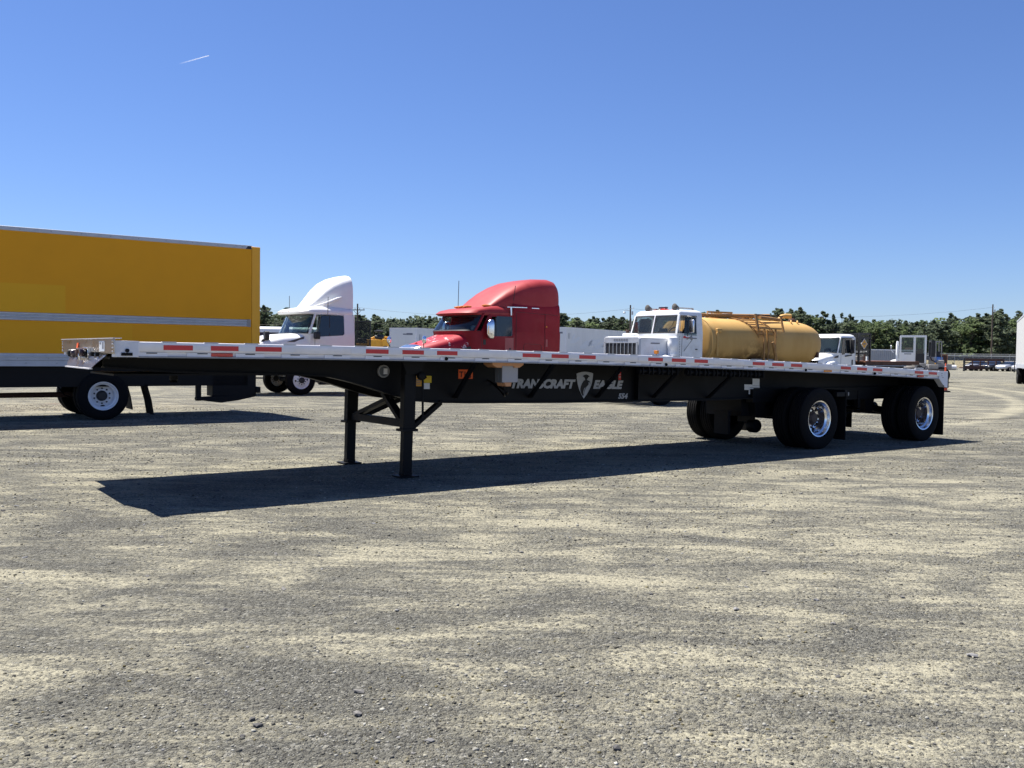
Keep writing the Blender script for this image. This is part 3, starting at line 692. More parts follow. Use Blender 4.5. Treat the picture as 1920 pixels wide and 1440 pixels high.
# bright folds along the top edge, one per tie-down slot
tdm = MB().box(-0.07, 0.07, -0.004, 0.02, -0.002, 0.006).mesh('tie_down', 'aluminium_deck')
for k in range(34):
    s_ = 0.5+k*0.41
    if s_ < 14.3: link('tie_down', tdm, tr, (s_, 0.0, zt(s_)), (0, math.atan((zt(s_-.1)-zt(s_+.1))/.2), 0))
# reflector tape, red and white in turn
def tape(nm, m, s0, s1):
    t = MB(); d0, d1 = -0.028, -0.076
    t.loft([[(s_, -0.0055, zt(s_)+d0), (s_, -0.0055, zt(s_)+d1), (s_, -0.002, zt(s_)+d1), (s_, -0.002, zt(s_)+d0)] for s_ in (s0, (s0+s1)/2, s1)], True, True)
    t.build(nm, m, tr)
for g0, n in ((0.4469, 3), (2.6147, 3), (4.766, 3), (6.9169, 3), (9.0996, 3), (11.315, 3), (13.5168, 2)):
    for j in range(n):
        a = g0+j*0.4572; tape('red_reflector', 'tape_red', a, a+0.2794)
        if j < n-1: tape('white_reflector', 'tape_white', a+0.2814, a+0.4552)
    if g0 > 0.6: tape('white_reflector', 'tape_white', g0-0.18, g0-0.002)
    tape('white_reflector', 'tape_white', g0+(n-1)*0.4572+0.2814, g0+(n-1)*0.4572+0.42 if g0 < 13 else g0+0.4572+0.40)
# side marker lamps
def marker(s_, m, w=0.16):
    a = MB(); a.box(s_-w/2, s_+w/2, 0.0, 0.02, zt(s_)-0.135, zt(s_)-0.100); a.build('marker_lamp', m, tr, bevel=0.006)
marker(1.02, 'lamp_red', 0.22); marker(10.98, 'lamp_amber', 0.22); marker(13.74, 'lamp_red', 0.2)
for s_ in (3.66, 7.27, 10.4, 12.3):
    a = MB(); a.lathe([(0, 0.02), (-0.02, 0.02), (-0.028, 0.012)], 'y', (s_, 0.012, zt(s_)-0.118), 12); a.build('grommet', 'frame_black', tr)
# deck planks (extruded aluminium) and two hardwood nailers
for k in range(9):
    y0 = 0.105+k*0.2656; nail = k in (2, 6)
    m = MB(); sweep([(y0, -0.004), (y0+0.258, -0.004), (y0+0.258, -0.036), (y0, -0.036)], SS[:1]+SR[1:-1]+[TL-0.05], m); m.build('deck_plank', 'rust_deck' if nail else 'aluminium_deck', tr)
# nose: stainless front plate, lower bib, corner castings
m = MB(); m.prism([(-0.03, 1.455), (-0.03, 1.586), (-0.02, 1.598), (TW+0.04, 1.598), (TW+0.05, 1.586), (TW+0.05, 1.455)], 'x', -0.012, 0.0); nose = m.build('nose_plate', 'stainless', tr, bevel=0.003)
m = MB(); m.box(-0.02, 0.06, -0.03, TW+0.05, 1.5995, 1.606); m.build('nose_lip', 'aluminium', tr)
m = MB(); bib = []
for k in range(9):
    t = k/8; z0 = 1.452-t*0.15; bow = -0.10*math.sin(t*1.2); yn = 0.36+0.28*max(0, (t-0.15)/0.85)**1.1; yf = 2.12-0.18*t
    bib.append([(bow+0.012-0.05*abs(2*j/8-1)**2*0, yn+(yf-yn)*j/8, z0-0.012*math.sin(math.pi*j/8)*t) for j in range(9)])
V = [p for r in bib for p in r]; m.add(V, [(i*9+j, i*9+j+1, (i+1)*9+j+1, (i+1)*9+j) for i in range(8) for j in range(8)])
V2 = [(p[0]+0.012, p[1], p[2]) for p in V]; m.add(V2, [(i*9+j, (i+1)*9+j, (i+1)*9+j+1, i*9+j+1) for i in range(8) for j in range(8)])
bibo = m.build('bib_plate', 'stainless', tr)
m = MB(); m.bar((-0.085, 0.64, 1.30), (-0.085, 1.94, 1.30), 0.03, 0.012); m.build('bib_flange', 'aluminium', tr)
m = MB(); m.prism([(0.002, 1.424), (0.002, 1.581), (0.218, 1.577), (0.218, 1.424)], 'y', -0.004, 0.12); m.build('corner_plate', 'aluminium_plate', tr, bevel=0.002)
m = MB(); m.prism([(0.002, 1.422), (0.002, 1.581), (0.218, 1.577), (0.218, 1.422)], 'y', TW-0.12, TW+0.004); m.build('corner_plate', 'aluminium_plate', tr)
m = MB(); m.box(0.06, 0.16, -0.014, -0.004, 1.437, 1.466); m.lathe([(0, 0.018), (-0.02, 0.018), (-0.024, 0.01)], 'y', (0.112, -0.004, 1.487), 14); m.lathe([(0, 0.010), (-0.024, 0.010)], 'y', (0.112, -0.006, 1.452), 10); m.build('latch', 'frame_black', tr)
m = MB(); m.box(0.214, 0.224, -0.006, 0.02, 1.44, 1.575); m.build('seam_strip', 'aluminium', tr)
riv = MB().lathe([(0, 0.008), (-0.006, 0.006), (-0.008, 0.001)], 'x', n=8).mesh('rivet', 'polished')
for y in (0.02, TW-0.0):
    for z in (1.475, 1.51, 1.545, 1.575): link('rivet', riv, tr, (-0.012, y, z))
for y in (0.75, 0.95, 1.15, 1.35, 1.55, 1.75, 1.95):
    link('rivet', riv, tr, (-0.02, y, 1.44))
# gladhands, light socket and clearance lamps on the nose
for y, mm in ((2.02, 'frame_black'), (1.86, 'maroon'), (1.62, 'frame_black'), (1.45, 'frame_black'), (1.12, 'frame_black')):
    a = MB(); a.lathe([(0, 0.045), (-0.02, 0.045), (-0.04, 0.036), (-0.045, 0.012)], 'x', (-0.014, y, 1.448), 16); a.build('clearance_lamp', mm, tr)
m = MB(); m.box(-0.05, -0.012, 1.02, 1.46, 1.495, 1.51); m.box(-0.04, -0.012, 1.02, 1.04, 1.40, 1.497); m.box(-0.04, -0.012, 1.44, 1.46, 1.42, 1.497); m.build('gladhand_bracket', 'polished', tr, bevel=0.003)
for y, mm in ((1.33, 'rust'), (1.15, 'maroon')):
    a = MB(); a.lathe([(0, 0.03), (-0.05, 0.03), (-0.06, 0.045), (-0.085, 0.045), (-0.09, 0.02)], 'x', (-0.012, y, 1.462), 14); a.build('gladhand', mm, tr)
a = MB(); a.lathe([(0, 0.04), (-0.06, 0.04), (-0.07, 0.048), (-0.08, 0.03)], 'x', (-0.012, 1.24, 1.415), 14); a.build('light_socket', 'polished', tr)
for y in (0.62, 0.85):
    a = MB(); a.lathe([(0, 0.028), (-0.03, 0.028), (-0.036, 0.015)], 'x', (-0.012, y, 1.448), 14); a.build('clearance_lamp', 'frame_black', tr)
a = MB(); a.loft([[(-0.014-b_, y-0.045, z), (-0.014-b_, y+0.045, z), (-0.018-b_, y+0.045, z), (-0.018-b_, y-0.045, z)] for y, z, b_ in ((1.68, 1.44, 0.02), (1.67, 1.50, 0.008), (1.66, 1.56, 0.002))]); a.build('orange_tag', 'orange_tag', tr)
a = MB(); a.box(-0.0145, -0.0125, 0.36, 0.60, 1.475, 1.578, 0); a.box(-0.0155, -0.0145, 0.50, 0.58, 1.545, 1.562, 1); a.box(-0.0155, -0.0145, 0.39, 0.46, 1.50, 1.565, 1); a.build('paper_sticker', ['paper', 'text_faint'], tr)

# main beams: web plus flanges, deep behind the gooseneck
BP = [(0.06, .25), (0.5, .285), (0.79, .30), (1.66, .318), (2.2, .33), (2.51, .345), (2.75, .395), (2.98, .456), (3.2, .52), (3.42, .581), (3.64, .635), (3.9, .662), (4.34, .672), (5.9, .677), (7.87, .655), (9.29, .63), (10.0, .60), (10.6, .555), (11.3, .49), (12.2, .43), (13.2, .41), (14.3, .40)]
for yb in (0.80, 1.80):
    m = MB()
    m.loft([[(s_, yb-0.008, zt(s_)-0.06), (s_, yb+0.008, zt(s_)-0.06), (s_, yb+0.008, zt(s_)-d), (s_, yb-0.008, zt(s_)-d)] for s_, d in BP])
    m.loft([[(s_, yb-0.075, zt(s_)-d), (s_, yb+0.075, zt(s_)-d), (s_, yb+0.075, zt(s_)-d-0.016), (s_, yb-0.075, zt(s_)-d-0.016)] for s_, d in BP])
    m.loft([[(s_, yb-0.075, zt(s_)-0.045), (s_, yb+0.075, zt(s_)-0.045), (s_, yb+0.075, zt(s_)-0.06), (s_, yb-0.075, zt(s_)-0.06)] for s_, d in BP])
    m.build('main_beam', 'frame_black', tr)
m = MB(); m.box(7.405, 7.43, 0.70, 0.79, zt(7.4)-0.65, zt(7.4)-0.062); m.build('web_stiffener', 'frame_black', tr)
cmm = MB(); cmm.box(-0.035, 0.035, 0.104, TW-0.104, -0.045, -0.038); cmm.box(-0.004, 0.004, 0.104, TW-0.104, -0.13, -0.045); cmm.box(-0.035, 0.035, 0.104, TW-0.104, -0.137, -0.13)
cmm = cmm.mesh('crossmember', 'frame_black', 0)
for k in range(42): s_ = 0.3+k*0.34; link('crossmember', cmm, tr, (s_, 0, zt(s_)))
for s_ in (1.0, 2.4, 4.8, 6.6, 8.6, 10.2, 12.0, 13.6):
    m = MB(); m.box(s_-.03, s_+.03, 0.81, 1.79, zt(s_)-0.34, zt(s_)-0.2); m.build('cross_brace', 'frame_black', tr)
for sgn, y0, y1 in ((1, 0.04, 0.775), (-1, TW-0.04, TW-0.775)):
    for s_ in (4.20, 5.40, 6.60, 7.72, 8.92):
        m = MB(); m.bar((s_-0.11, y0, zt(s_)-0.155), (s_+0.07, y1, zt(s_)-0.61), 0.055, 0.03); m.build('outrigger_brace', 'frame_black', tr)
m = MB(); m.box(0.15, 1.9, 0.73, 1.87, zt(1)-0.345, zt(1)-0.325); m.build('upper_coupler', 'frame_black', tr)
m = MB(); m.lathe([(0, 0.045), (-0.06, 0.045), (-0.07, 0.03), (-0.09, 0.05)], 'z', (0.9, 1.3, zt(1)-0.345), 16); m.build('kingpin', 'frame_black', tr)
m = MB(); m.box(0.02, 0.3, 0.3, 0.7, 1.40, 1.424); m.build('nose_gusset', 'frame_black', tr)
# round port; its white piece paints the light falling inside the hole
m = MB(); m.lathe([(-0.03, 0.062), (-0.03, 0.078), (0.0, 0.078), (0.0, 0.062)], 'y', (3.238, 0.79, 1.27), 28, closed=True); m.build('port_ring', 'steel_grey', tr)
m = MB(); m.lathe([(-0.012, 0.061), (-0.014, 0.03), (-0.014, 0.001)], 'y', (3.238, 0.79, 1.27), 24, 0); m.box(3.236, 3.285, 0.755, 0.775, 1.235, 1.305, 1); m.build('port_lit_inside', ['box_dark', 'tape_white'], tr)

# landing gear
lg = []
for nm, y, sg in (('landing_leg', 0.50, -1), ('landing_leg', 2.05, 1)):
    top = zt(3.4)-0.15
    m = MB(); m.loft([[(s_+a, y+b_, z) for a, b_ in ((-.078, -.055), (.078, -.055), (.078, .055), (-.078, .055))] for s_, z in ((3.44, top), (3.42, 0.56))]); leg = m.build('landing_leg', 'frame_black', tr, bevel=0.006)
    m = MB(); m.loft([[(s_+a, y+b_, z) for a, b_ in ((-.062, -.045), (.062, -.045), (.062, .045), (-.062, .045))] for s_, z in ((3.419, 0.60), (3.405, 0.03))]); m.build('inner_leg', 'frame_black', leg, bevel=0.004)
    m = MB(); m.box(3.28, 3.53, y-0.12, y+0.12, 0.002, 0.022); m.box(3.35, 3.46, y-0.07, y+0.07, 0.022, 0.06); m.build('foot_plate', 'frame_black', leg, bevel=0.004)
    m = MB(); m.box(3.315, 3.525, y-0.085, y+0.085, 0.555, 0.585); m.build('collar', 'frame_black', leg)
    m = MB(); m.prism([(3.30, top), (3.62, top), (3.56, top-0.16), (3.36, top-0.16)], 'y', y-0.075, y-0.09); m.build('mount_plate', 'frame_black', leg)
    m = MB(); m.bar((3.50, y+sg*-0.02, 0.60), (4.06, 0.8 if y < 1 else 1.8, zt(4.06)-0.675), 0.06, 0.06); m.build('drag_brace', 'frame_black', tr)
m = MB(); m.bar((3.43, 0.57, 0.64), (3.43, 1.98, 0.64), 0.07, 0.09); m.build('leg_crossbar', 'frame_black', tr)
m = MB(); m.bar((3.42, 0.60, 0.66), (3.40, 1.05, zt(3.4)-0.56), 0.10, 0.05); m.build('sway_brace', 'frame_black', tr)
m = MB(); m.bar((3.45, 0.9, zt(3.4)-0.60), (3.45, 1.96, 0.66), 0.09, 0.05); m.build('sway_brace', 'frame_black', tr)
m = MB(); m.tube([(3.585, 0.42, 1.24), (3.59, 0.42, 0.72)], 0.014, 6); m.tube([(3.50, 0.42, 1.24), (3.60, 0.41, 1.24), (3.60, 0.38, 1.2)], 0.02, 6); m.build('crank_handle', 'frame_black', tr)
m = MB(); m.lathe([(0, 0.05), (-0.05, 0.05), (-0.06, 0.03)], 'y', (3.56, 0.43, 1.22), 14); m.build('gear_box', 'frame_black', tr)

# labels and prints on the near web (web face at y = 0.792)
WY = 0.7905
def web_box(nm, s0, s1, d0, d1, m, y=WY):
    q = MB(); q.loft([[(s_, y, zt(s_)-d0), (s_, y, zt(s_)-d1), (s_, y-0.0025, zt(s_)-d1), (s_, y-0.0025, zt(s_)-d0)] for s_ in (s0, s1)]); return q.build(nm, m, tr)
web_box('warning_label', 3.655, 3.79, .342, .47, 'amber_label'); web_box('warning_label', 3.795, 3.925, .340, .427, 'yellow_label'); web_box('paper_sticker', 3.79, 3.90, .43, .505, 'paper')
for q, (s0, s1, d0) in enumerate([(3.665, 3.775, .355), (3.665, 3.775, .385), (3.665, 3.775, .40), (3.67, 3.76, .42), (3.67, 3.77, .44), (3.80, 3.915, .355), (3.80, 3.90, .375)]):
    web_box('label_print', s0, s1, d0, d0+0.008, 'amber_label' if q > 4 else 'text_faint', WY-0.0026)
web_box('orange_tag', 4.325, 4.545, .252, .372, 'orange_tag')
def lettering(body, s0, z, size, m, shear=0.22, sx=1.0, bold=0.0, ang=None, y=WY-0.004, nm='lettering', space=1.0):
    a = math.atan((zt(s0+.5)-zt(s0))/.5) if ang is None else ang
    return text(body, nm, size, m, tr, (s0, y, z), (math.pi/2, -a, 0), shear, sx, bold, space=space)
lettering('T1', 4.338, zt(4.34)-.352, 0.105, 'print_black', 0.0, 0.95, 0.002); lettering('8', 4.475, zt(4.48)-.36, 0.095, 'print_black', 0.0, 0.95, 0.002)
lettering('TRANSCRAFT', 5.14, zt(5.1)-.485, 0.160, 'print_grey', 0.24, 1.11, 0.0095)
lettering('EAGLE', 6.605, zt(6.6)-.485, 0.156, 'print_grey', 0.24, 1.19, 0.0095)
lettering('554', 7.085, zt(7.1)-.632, 0.104, 'print_grey', 0.2, 1.14, 0.0045)
# shield emblem with a standing bird
def web_poly(nm, pts, m, y):
    s0, s1, z1, z0 = 6.296, 6.60, zt(6.45)-0.252, zt(6.45)-0.634
    q = MB(); q.prism([(s0+(s1-s0)*u, z0+(z1-z0)*v) for u, v in pts], 'y', y, y-0.0025); q.build(nm, m, tr, smooth=0)
web_poly('shield_emblem', [(0.0, .93), (.12, .96), (.3, .99), (.5, 1.0), (.7, .99), (.88, .965), (1.0, .94), (.99, .80), (.95, .62), (.88, .46), (.78, .32), (.66, .18), (.52, .06), (.46, 0.0), (.40, .05), (.28, .18), (.17, .34), (.08, .52), (.02, .72)], 'print_grey', WY)
web_poly('bird_head', [(.36, .84), (.46, .88), (.58, .90), (.70, .87), (.79, .81), (.70, .80), (.66, .74), (.60, .70), (.52, .70), (.49, .77), (.42, .81)], 'print_black', WY-.0027)
web_poly('bird_body', [(.55, .70), (.62, .70), (.78, .65), (.86, .53), (.76, .62), (.72, .60), (.73, .52), (.66, .48), (.56, .40), (.49, .28), (.44, .12), (.38, .10), (.30, .18), (.22, .34), (.26, .46), (.34, .58), (.44, .67)], 'print_black', WY-.0027)
web_poly('bird_feather', [(.52, .42), (.47, .32), (.42, .16), (.40, .14), (.41, .26), (.46, .38)], 'print_grey', WY-.0054)
web_box('red_strip', 7.085, 7.135, .205, .36, 'tape_red', WY-.002)
for d0 in (.235, .27, .31): web_box('strip_print', 7.092, 7.128, d0, d0+.012, 'print_grey', WY-.0046)
web_box('paper_sticker', 10.06, 10.235, .285, .40, 'paper'); web_box('paper_sticker', 9.86, 10.06, .385, .475, 'paper'); web_box('paper_sticker', 9.965, 10.235, .403, .545, 'paper', WY-.003)
for d0 in (.43, .47, .51): web_box('label_print', 9.985, 10.21, d0, d0+.006, 'text_faint', WY-.0058)

# grey electrical box in an orange bracket under the rail
m = MB(); m.prism([(4.385, 1.397), (4.86, 1.397), (4.86, 1.365), (4.80, 1.33), (4.72, 1.33), (4.72, 1.352), (4.53, 1.352), (4.53, 1.33), (4.45, 1.33), (4.385, 1.365)], 'y', 0.10, 0.30); m.build('orange_bracket', 'orange_plastic', tr, bevel=0.004)
m = MB(); m.box(4.555, 4.795, 0.13, 0.145, 1.145, 1.352); m.build('box_door', 'box_grey', tr, bevel=0.004)
m = MB(); m.box(4.56, 4.79, 0.147, 0.30, 1.14, 1.352); m.box(4.551, 4.558, 0.21, 0.222, 1.16, 1.34); m.build('junction_box', 'box_dark', tr, bevel=0.006)
for y in (0.155, 0.225, 0.285):
    m = MB(); m.prism([(4.60-.01, 1.145), (4.70, 1.145), (4.69, 1.095), (4.61, 1.095)], 'y', y-.025, y+.025); m.build('cable_gland', 'orange_plastic', tr, bevel=0.004)
m = MB(); m.tube([(4.65, 0.155, 1.10), (4.66, 0.16, 1.02), (4.72, 0.25, 0.99), (4.76, 0.4, 1.05), (4.78, 0.78, 1.15)], 0.012, 6); m.tube([(4.65, 0.225, 1.10), (4.67, 0.23, 0.99), (4.75, 0.35, 0.96), (4.82, 0.6, 1.05), (4.86, 0.78, 1.1)], 0.012, 6); m.build('cable', 'frame_black', tr)

# strap winches on a track under the rail
wm = MB(); wm.box(-.06, -.05, .03, .14, -.265, -.155); wm.box(.05, .06, .03, .14, -.265, -.155); wm.box(-.06, .06, .03, .14, -.162, -.155); wm.lathe([(-.075, .028), (.075, .028)], 'x', (0, .085, -.215), 10); wm.lathe([(-.10, .04), (-.075, .04)], 'x', (0, .085, -.215), 10)
wm = wm.mesh('strap_winch', 'frame_black')
for k in range(14):
    s_ = 6.92+k*0.187
    if k == 4: continue
    link('strap_winch', wm, tr, (s_, 0, zt(s_)))
m = MB(); sweep([(.03, -.1505), (.15, -.1505), (.15, -.156), (.03, -.156)], [6.85, 7.6, 8.4, 9.45], m); m.build('winch_track', 'frame_black', tr)

# axles, suspension, tanks, flaps
for s_ in (10.86, 13.96):
    duals(tr, s_, 0.03, TW-0.03, 'alloy')
    m = MB(); m.lathe([(0.6, 0.065), (2.0, 0.065)], 'y', (s_, 0, 0.505), 20); m.build('axle', 'frame_black', tr)
    for y in (0.66, 1.94):
        m = MB(); m.lathe([(-.1, 0.205), (0.1, 0.205), (0.1, 0.1), (-.1, 0.1)], 'y', (s_, y, 0.505), 24, closed=True); m.build('brake_drum', 'frame_black', tr)
        m = MB(); m.lathe([(0, .09), (.02, .11), (.08, .115), (.16, .11), (.19, .085)], 'z', (s_+.42, 0.85 if y < 1 else 1.75, .52), 18); m.build('air_spring', 'frame_black', tr)
        m = MB(); m.bar((s_-.62, 0.85 if y < 1 else 1.75, .60), (s_+.5, 0.85 if y < 1 else 1.75, .46), 0.09, 0.12); m.build('trailing_arm', 'frame_black', tr)
        m = MB(); m.prism([(s_-.78, zt(s_)-.42), (s_-.42, zt(s_)-.42), (s_-.52, .50), (s_-.70, .50)], 'y', (0.85 if y < 1 else 1.75)-.07, (0.85 if y < 1 else 1.75)+.07); m.build('hanger', 'frame_black', tr)
        m = MB(); m.lathe([(-.12, .06), (-.1, .085), (0, .088), (.02, .1), (.04, .088), (.14, .085), (.16, .05)], 'x', (s_-.32, y+(.3 if y < 1 else -.3), .60), 18); m.build('brake_chamber', 'frame_black', tr)
m = MB(); m.box(10.0, 14.4, 0.73, 0.87, zt(12)-.62, zt(12)-.40); m.box(10.0, 14.4, 1.73, 1.87, zt(12)-.62, zt(12)-.40); m.build('slider_rail', 'frame_black', tr)
m = MB(); m.box(9.95, 11.35, 0.92, 1.70, .52, .92); m.build('suspension_frame', 'frame_black', tr)
m = MB(); m.box(11.75, 12.7, 0.92, 1.70, .56, .92); m.build('suspension_frame', 'frame_black', tr)
m = MB(); m.box(9.72, 9.78, 1.0, 1.3, .22, .60); m.build('splash_plate', 'frame_black', tr)
m = MB(); m.lathe([(-.10, .04), (-.09, .10), (-.06, .115), (.06, .115), (.09, .10), (.10, .04)], 'y', (10.36, 1.0, 0.34), 22); m.build('air_tank', 'frame_black', tr)
m = MB(); m.box(10.30, 10.34, 0.95, 1.3, 0.40, 0.95); m.build('tank_strap', 'frame_black', tr)
m = MB(); m.lathe([(-.5, .05), (-.47, .12), (.47, .12), (.5, .05)], 'y', (12.4, 1.3, 0.62), 22); m.build('air_tank', 'frame_black', tr)
m = MB(); m.tube([(11.5, 1.0, .7), (12.2, 1.0, .48), (12.9, 1.0, .47), (13.5, 1.0, .55)], .018, 6); m.build('air_hose', 'frame_black', tr)
for s_, z0, z1 in ((11.52, 0.13, 0.93), (14.56, 0.09, 0.99)):
    for y0 in (0.02, 1.96):
        m = MB(); m.loft([[(s_-.008, y0, z), (s_+.008, y0, z), (s_+.008, y0+.62, z), (s_-.008, y0+.62, z)] for z in (z0, (z0+z1)/2, z1)]); m.build('mud_flap', 'rubber', tr)
m = MB(); m.box(11.28, 11.62, 0.03, 0.10, 0.86, 0.935); m.box(11.5, 11.56, 0.03, 0.8, 0.93, 0.97); m.build('flap_bracket', 'frame_black', tr, bevel=0.006)
m = MB(); m.box(11.585, 11.61, 0.028, 0.045, 0.875, 0.93); m.build('bracket_plate', 'steel_grey', tr)
m = MB(); m.box(12.35, 12.42, 0.7, 0.78, 0.62, 0.90); m.box(12.9, 12.98, 0.72, 0.8, 0.60, 0.92); m.build('frame_bracket', 'frame_black', tr)
# tail: bolted corner plates, rear sill, underride guard, lamps
for y0, y1 in ((-0.006, 0.11), (TW-0.11, TW+0.006)):
    m = MB(); m.prism([(14.335, zt(14.4)+.004), (14.63, zt(14.6)+.004), (14.63, 0.978), (14.53, 0.985), (14.335, 1.145)], 'y', y0, y1); m.build('corner_plate', 'aluminium_plate', tr, bevel=0.003)
m = MB(); m.box(14.46, 14.625, 0.115, TW-0.115, 0.99, zt(14.5)-.006); m.build('rear_sill', 'frame_black', tr)
m = MB(); m.box(14.632, 14.675, 0.0, TW, 0.97, zt(14.5)-.02); m.build('rear_bumper', 'frame_black', tr)
m = MB(); m.box(14.44, 14.54, 0.2, TW-.2, 0.42, 0.52); m.box(14.46, 14.52, 0.62, 0.70, 0.52, 0.99); m.box(14.46, 14.52, 1.9, 1.98, 0.52, 0.99); m.build('underride_guard', 'frame_black', tr)
for y in (.25, .45, 2.15, 2.35):
    m = MB(); m.lathe([(0, .05), (.02, .05), (.03, .03)], 'x', (14.675, y, 1.12), 16); m.build('tail_lamp', 'lamp_red', tr)
for z in (1.24, 1.20): 
    m = MB(); m.lathe([(0, .009), (-.006, .008)], 'y', (14.42, -.006, z), 8); m.build('bolt', 'steel_grey', tr)
m = MB(); m.box(14.43, 14.48, -.009, -.005, 1.165, 1.170); m.lathe([(0, .013), (-.006, .012)], 'y', (14.485, -.006, 1.01), 10); m.build('bolt', 'frame_black', tr)

# ------------------------------------------------------------------ cab shells
class Cab:
    """levels: (z, s of the near front corner, forward bow of the nose, s of the back, half width); centre line y = yc"""
    def __init__(s, levels, yc, p=3.0): s.L = levels; s.yc = yc; s.p = p
    def at(s, z):
        L = s.L
        if z <= L[0][0]: return L[0][1:]
        for a, b in zip(L, L[1:]):
            if z <= b[0]:
                t = (z-a[0])/(b[0]-a[0]); return tuple(u+(v-u)*t for u, v in zip(a[1:], b[1:]))
        return L[-1][1:]
    def front(s, z, phi, eps=0.0):
        sc, D, sr, hw = s.at(z); c, q = math.cos(phi), math.sin(phi)
        return (sc-(D+eps)*abs(q)**(2/s.p), s.yc-(hw+eps)*math.copysign(abs(c)**(2/s.p), c), z)
    def ring(s, z, nf=18, ns=4):
        sc, D, sr, hw = s.at(z)
        r = [(sr+(sc-sr)*k/ns, s.yc-hw, z) for k in range(ns)]
        r += [s.front(z, math.pi*k/nf) for k in range(nf+1)]
        r += [(sc+(sr-sc)*(k+1)/ns, s.yc+hw, z) for k in range(ns)]
        return r
    def shell(s, zs, cap=True):
        m = MB(); m.loft([s.ring(z) for z in zs], True, cap); return m
    def patch(s, z0, z1, p0, p1, eps, nz=5, nf=14):
        m = MB(); V = []
        for e in (eps, eps-0.012):
            for i in range(nz+1):
                for j in range(nf+1): V.append(s.front(z0+(z1-z0)*i/nz, p0+(p1-p0)*j/nf, e))
        w = nf+1; h = (nz+1)*w
        f = [(i*w+j, i*w+j+1, (i+1)*w+j+1, (i+1)*w+j) for i in range(nz) for j in range(nf)]
        f += [(a+h, d+h, c+h, b+h) for a, b, c, d in f]
        m.add(V, f); return m
    def side(s, poly, eps, th=0.012, far=False):
        """panel lying on the near (or far) flank: poly of (s, z)"""
        sg = 1 if far else -1; m = MB(); n = len(poly)
        V = [(x, s.yc+sg*(s.at(z)[3]+eps), z) for x, z in poly]+[(x, s.yc+sg*(s.at(z)[3]+eps-th), z) for x, z in poly]
        m.add(V, [tuple(range(n)), tuple(range(2*n-1, n-1, -1))]+[(i, i+n, (i+1) % n+n, (i+1) % n) for i in range(n)]); return m
    def pillar(s, pts, w, d):
        m = MB()
        for a, b in zip(pts, pts[1:]): m.bar(a, b, w, d)
        return m
def rrect(s0, s1, z0, z1, r=0.05, n=4, slant=0.0):
    P = []
    for cx, cz, a0 in ((s1-r, z1-r, 0), (s0+r, z1-r, 90), (s0+r, z0+r, 180), (s1-r, z0+r, 270)):
        for k in range(n+1):
            a = R(a0+90*k/n); P.append((cx+r*math.cos(a)+slant*(z1-(cz+r*math.sin(a)))*0, cz+r*math.sin(a)))
    if slant: P = [(x+(slant*(z-z0)/(z1-z0) if x < (s0+s1)/2 else 0), z) for x, z in P]
    return P
def seam(cab, pts, parent, w=0.012, m='dark_trim', nm='door_seam'):
    q = MB()
    for (a, b) in zip(pts, pts[1:]):
        q.bar((a[0], cab.yc-cab.at(a[1])[3]-0.001, a[1]), (b[0], cab.yc-cab.at(b[1])[3]-0.001, b[1]), w, 0.006)
    return q.build(nm, m, parent)
def seat(parent, s_, y, z):
    m = MB(); m.box(s_-.05, s_+.45, y-.25, y+.25, z, z+.16); m.loft([[(s_+.38+a, y+b_, zz) for a, b_ in ((0, -.24), (.14, -.24), (.14, .24), (0, .24))] if zz < z+.5 else [(s_+.48+a, y+b_, zz) for a, b_ in ((0, -.15), (.12, -.15), (.12, .15), (0, .15))] for zz in (z+.1, z+.45, z+.8)])
    m.build('seat', 'seat_fabric', parent, bevel=0.03)
def steering(parent, s_, y, z):
    m = MB(); n = 20; rr = 0.22
    m.tube([(s_+0.45*rr*math.sin(2*math.pi*i/n)*0.8, y+rr*math.cos(2*math.pi*i/n), z+rr*math.sin(2*math.pi*i/n)*0.8) for i in range(n+1)], 0.017, 6)
    m.tube([(s_, y, z), (s_-.25, y, z-.3)], 0.03, 6); m.bar((s_, y-rr, z), (s_, y+rr, z), .03)
    m.build('steering_wheel', 'dark_trim', parent)
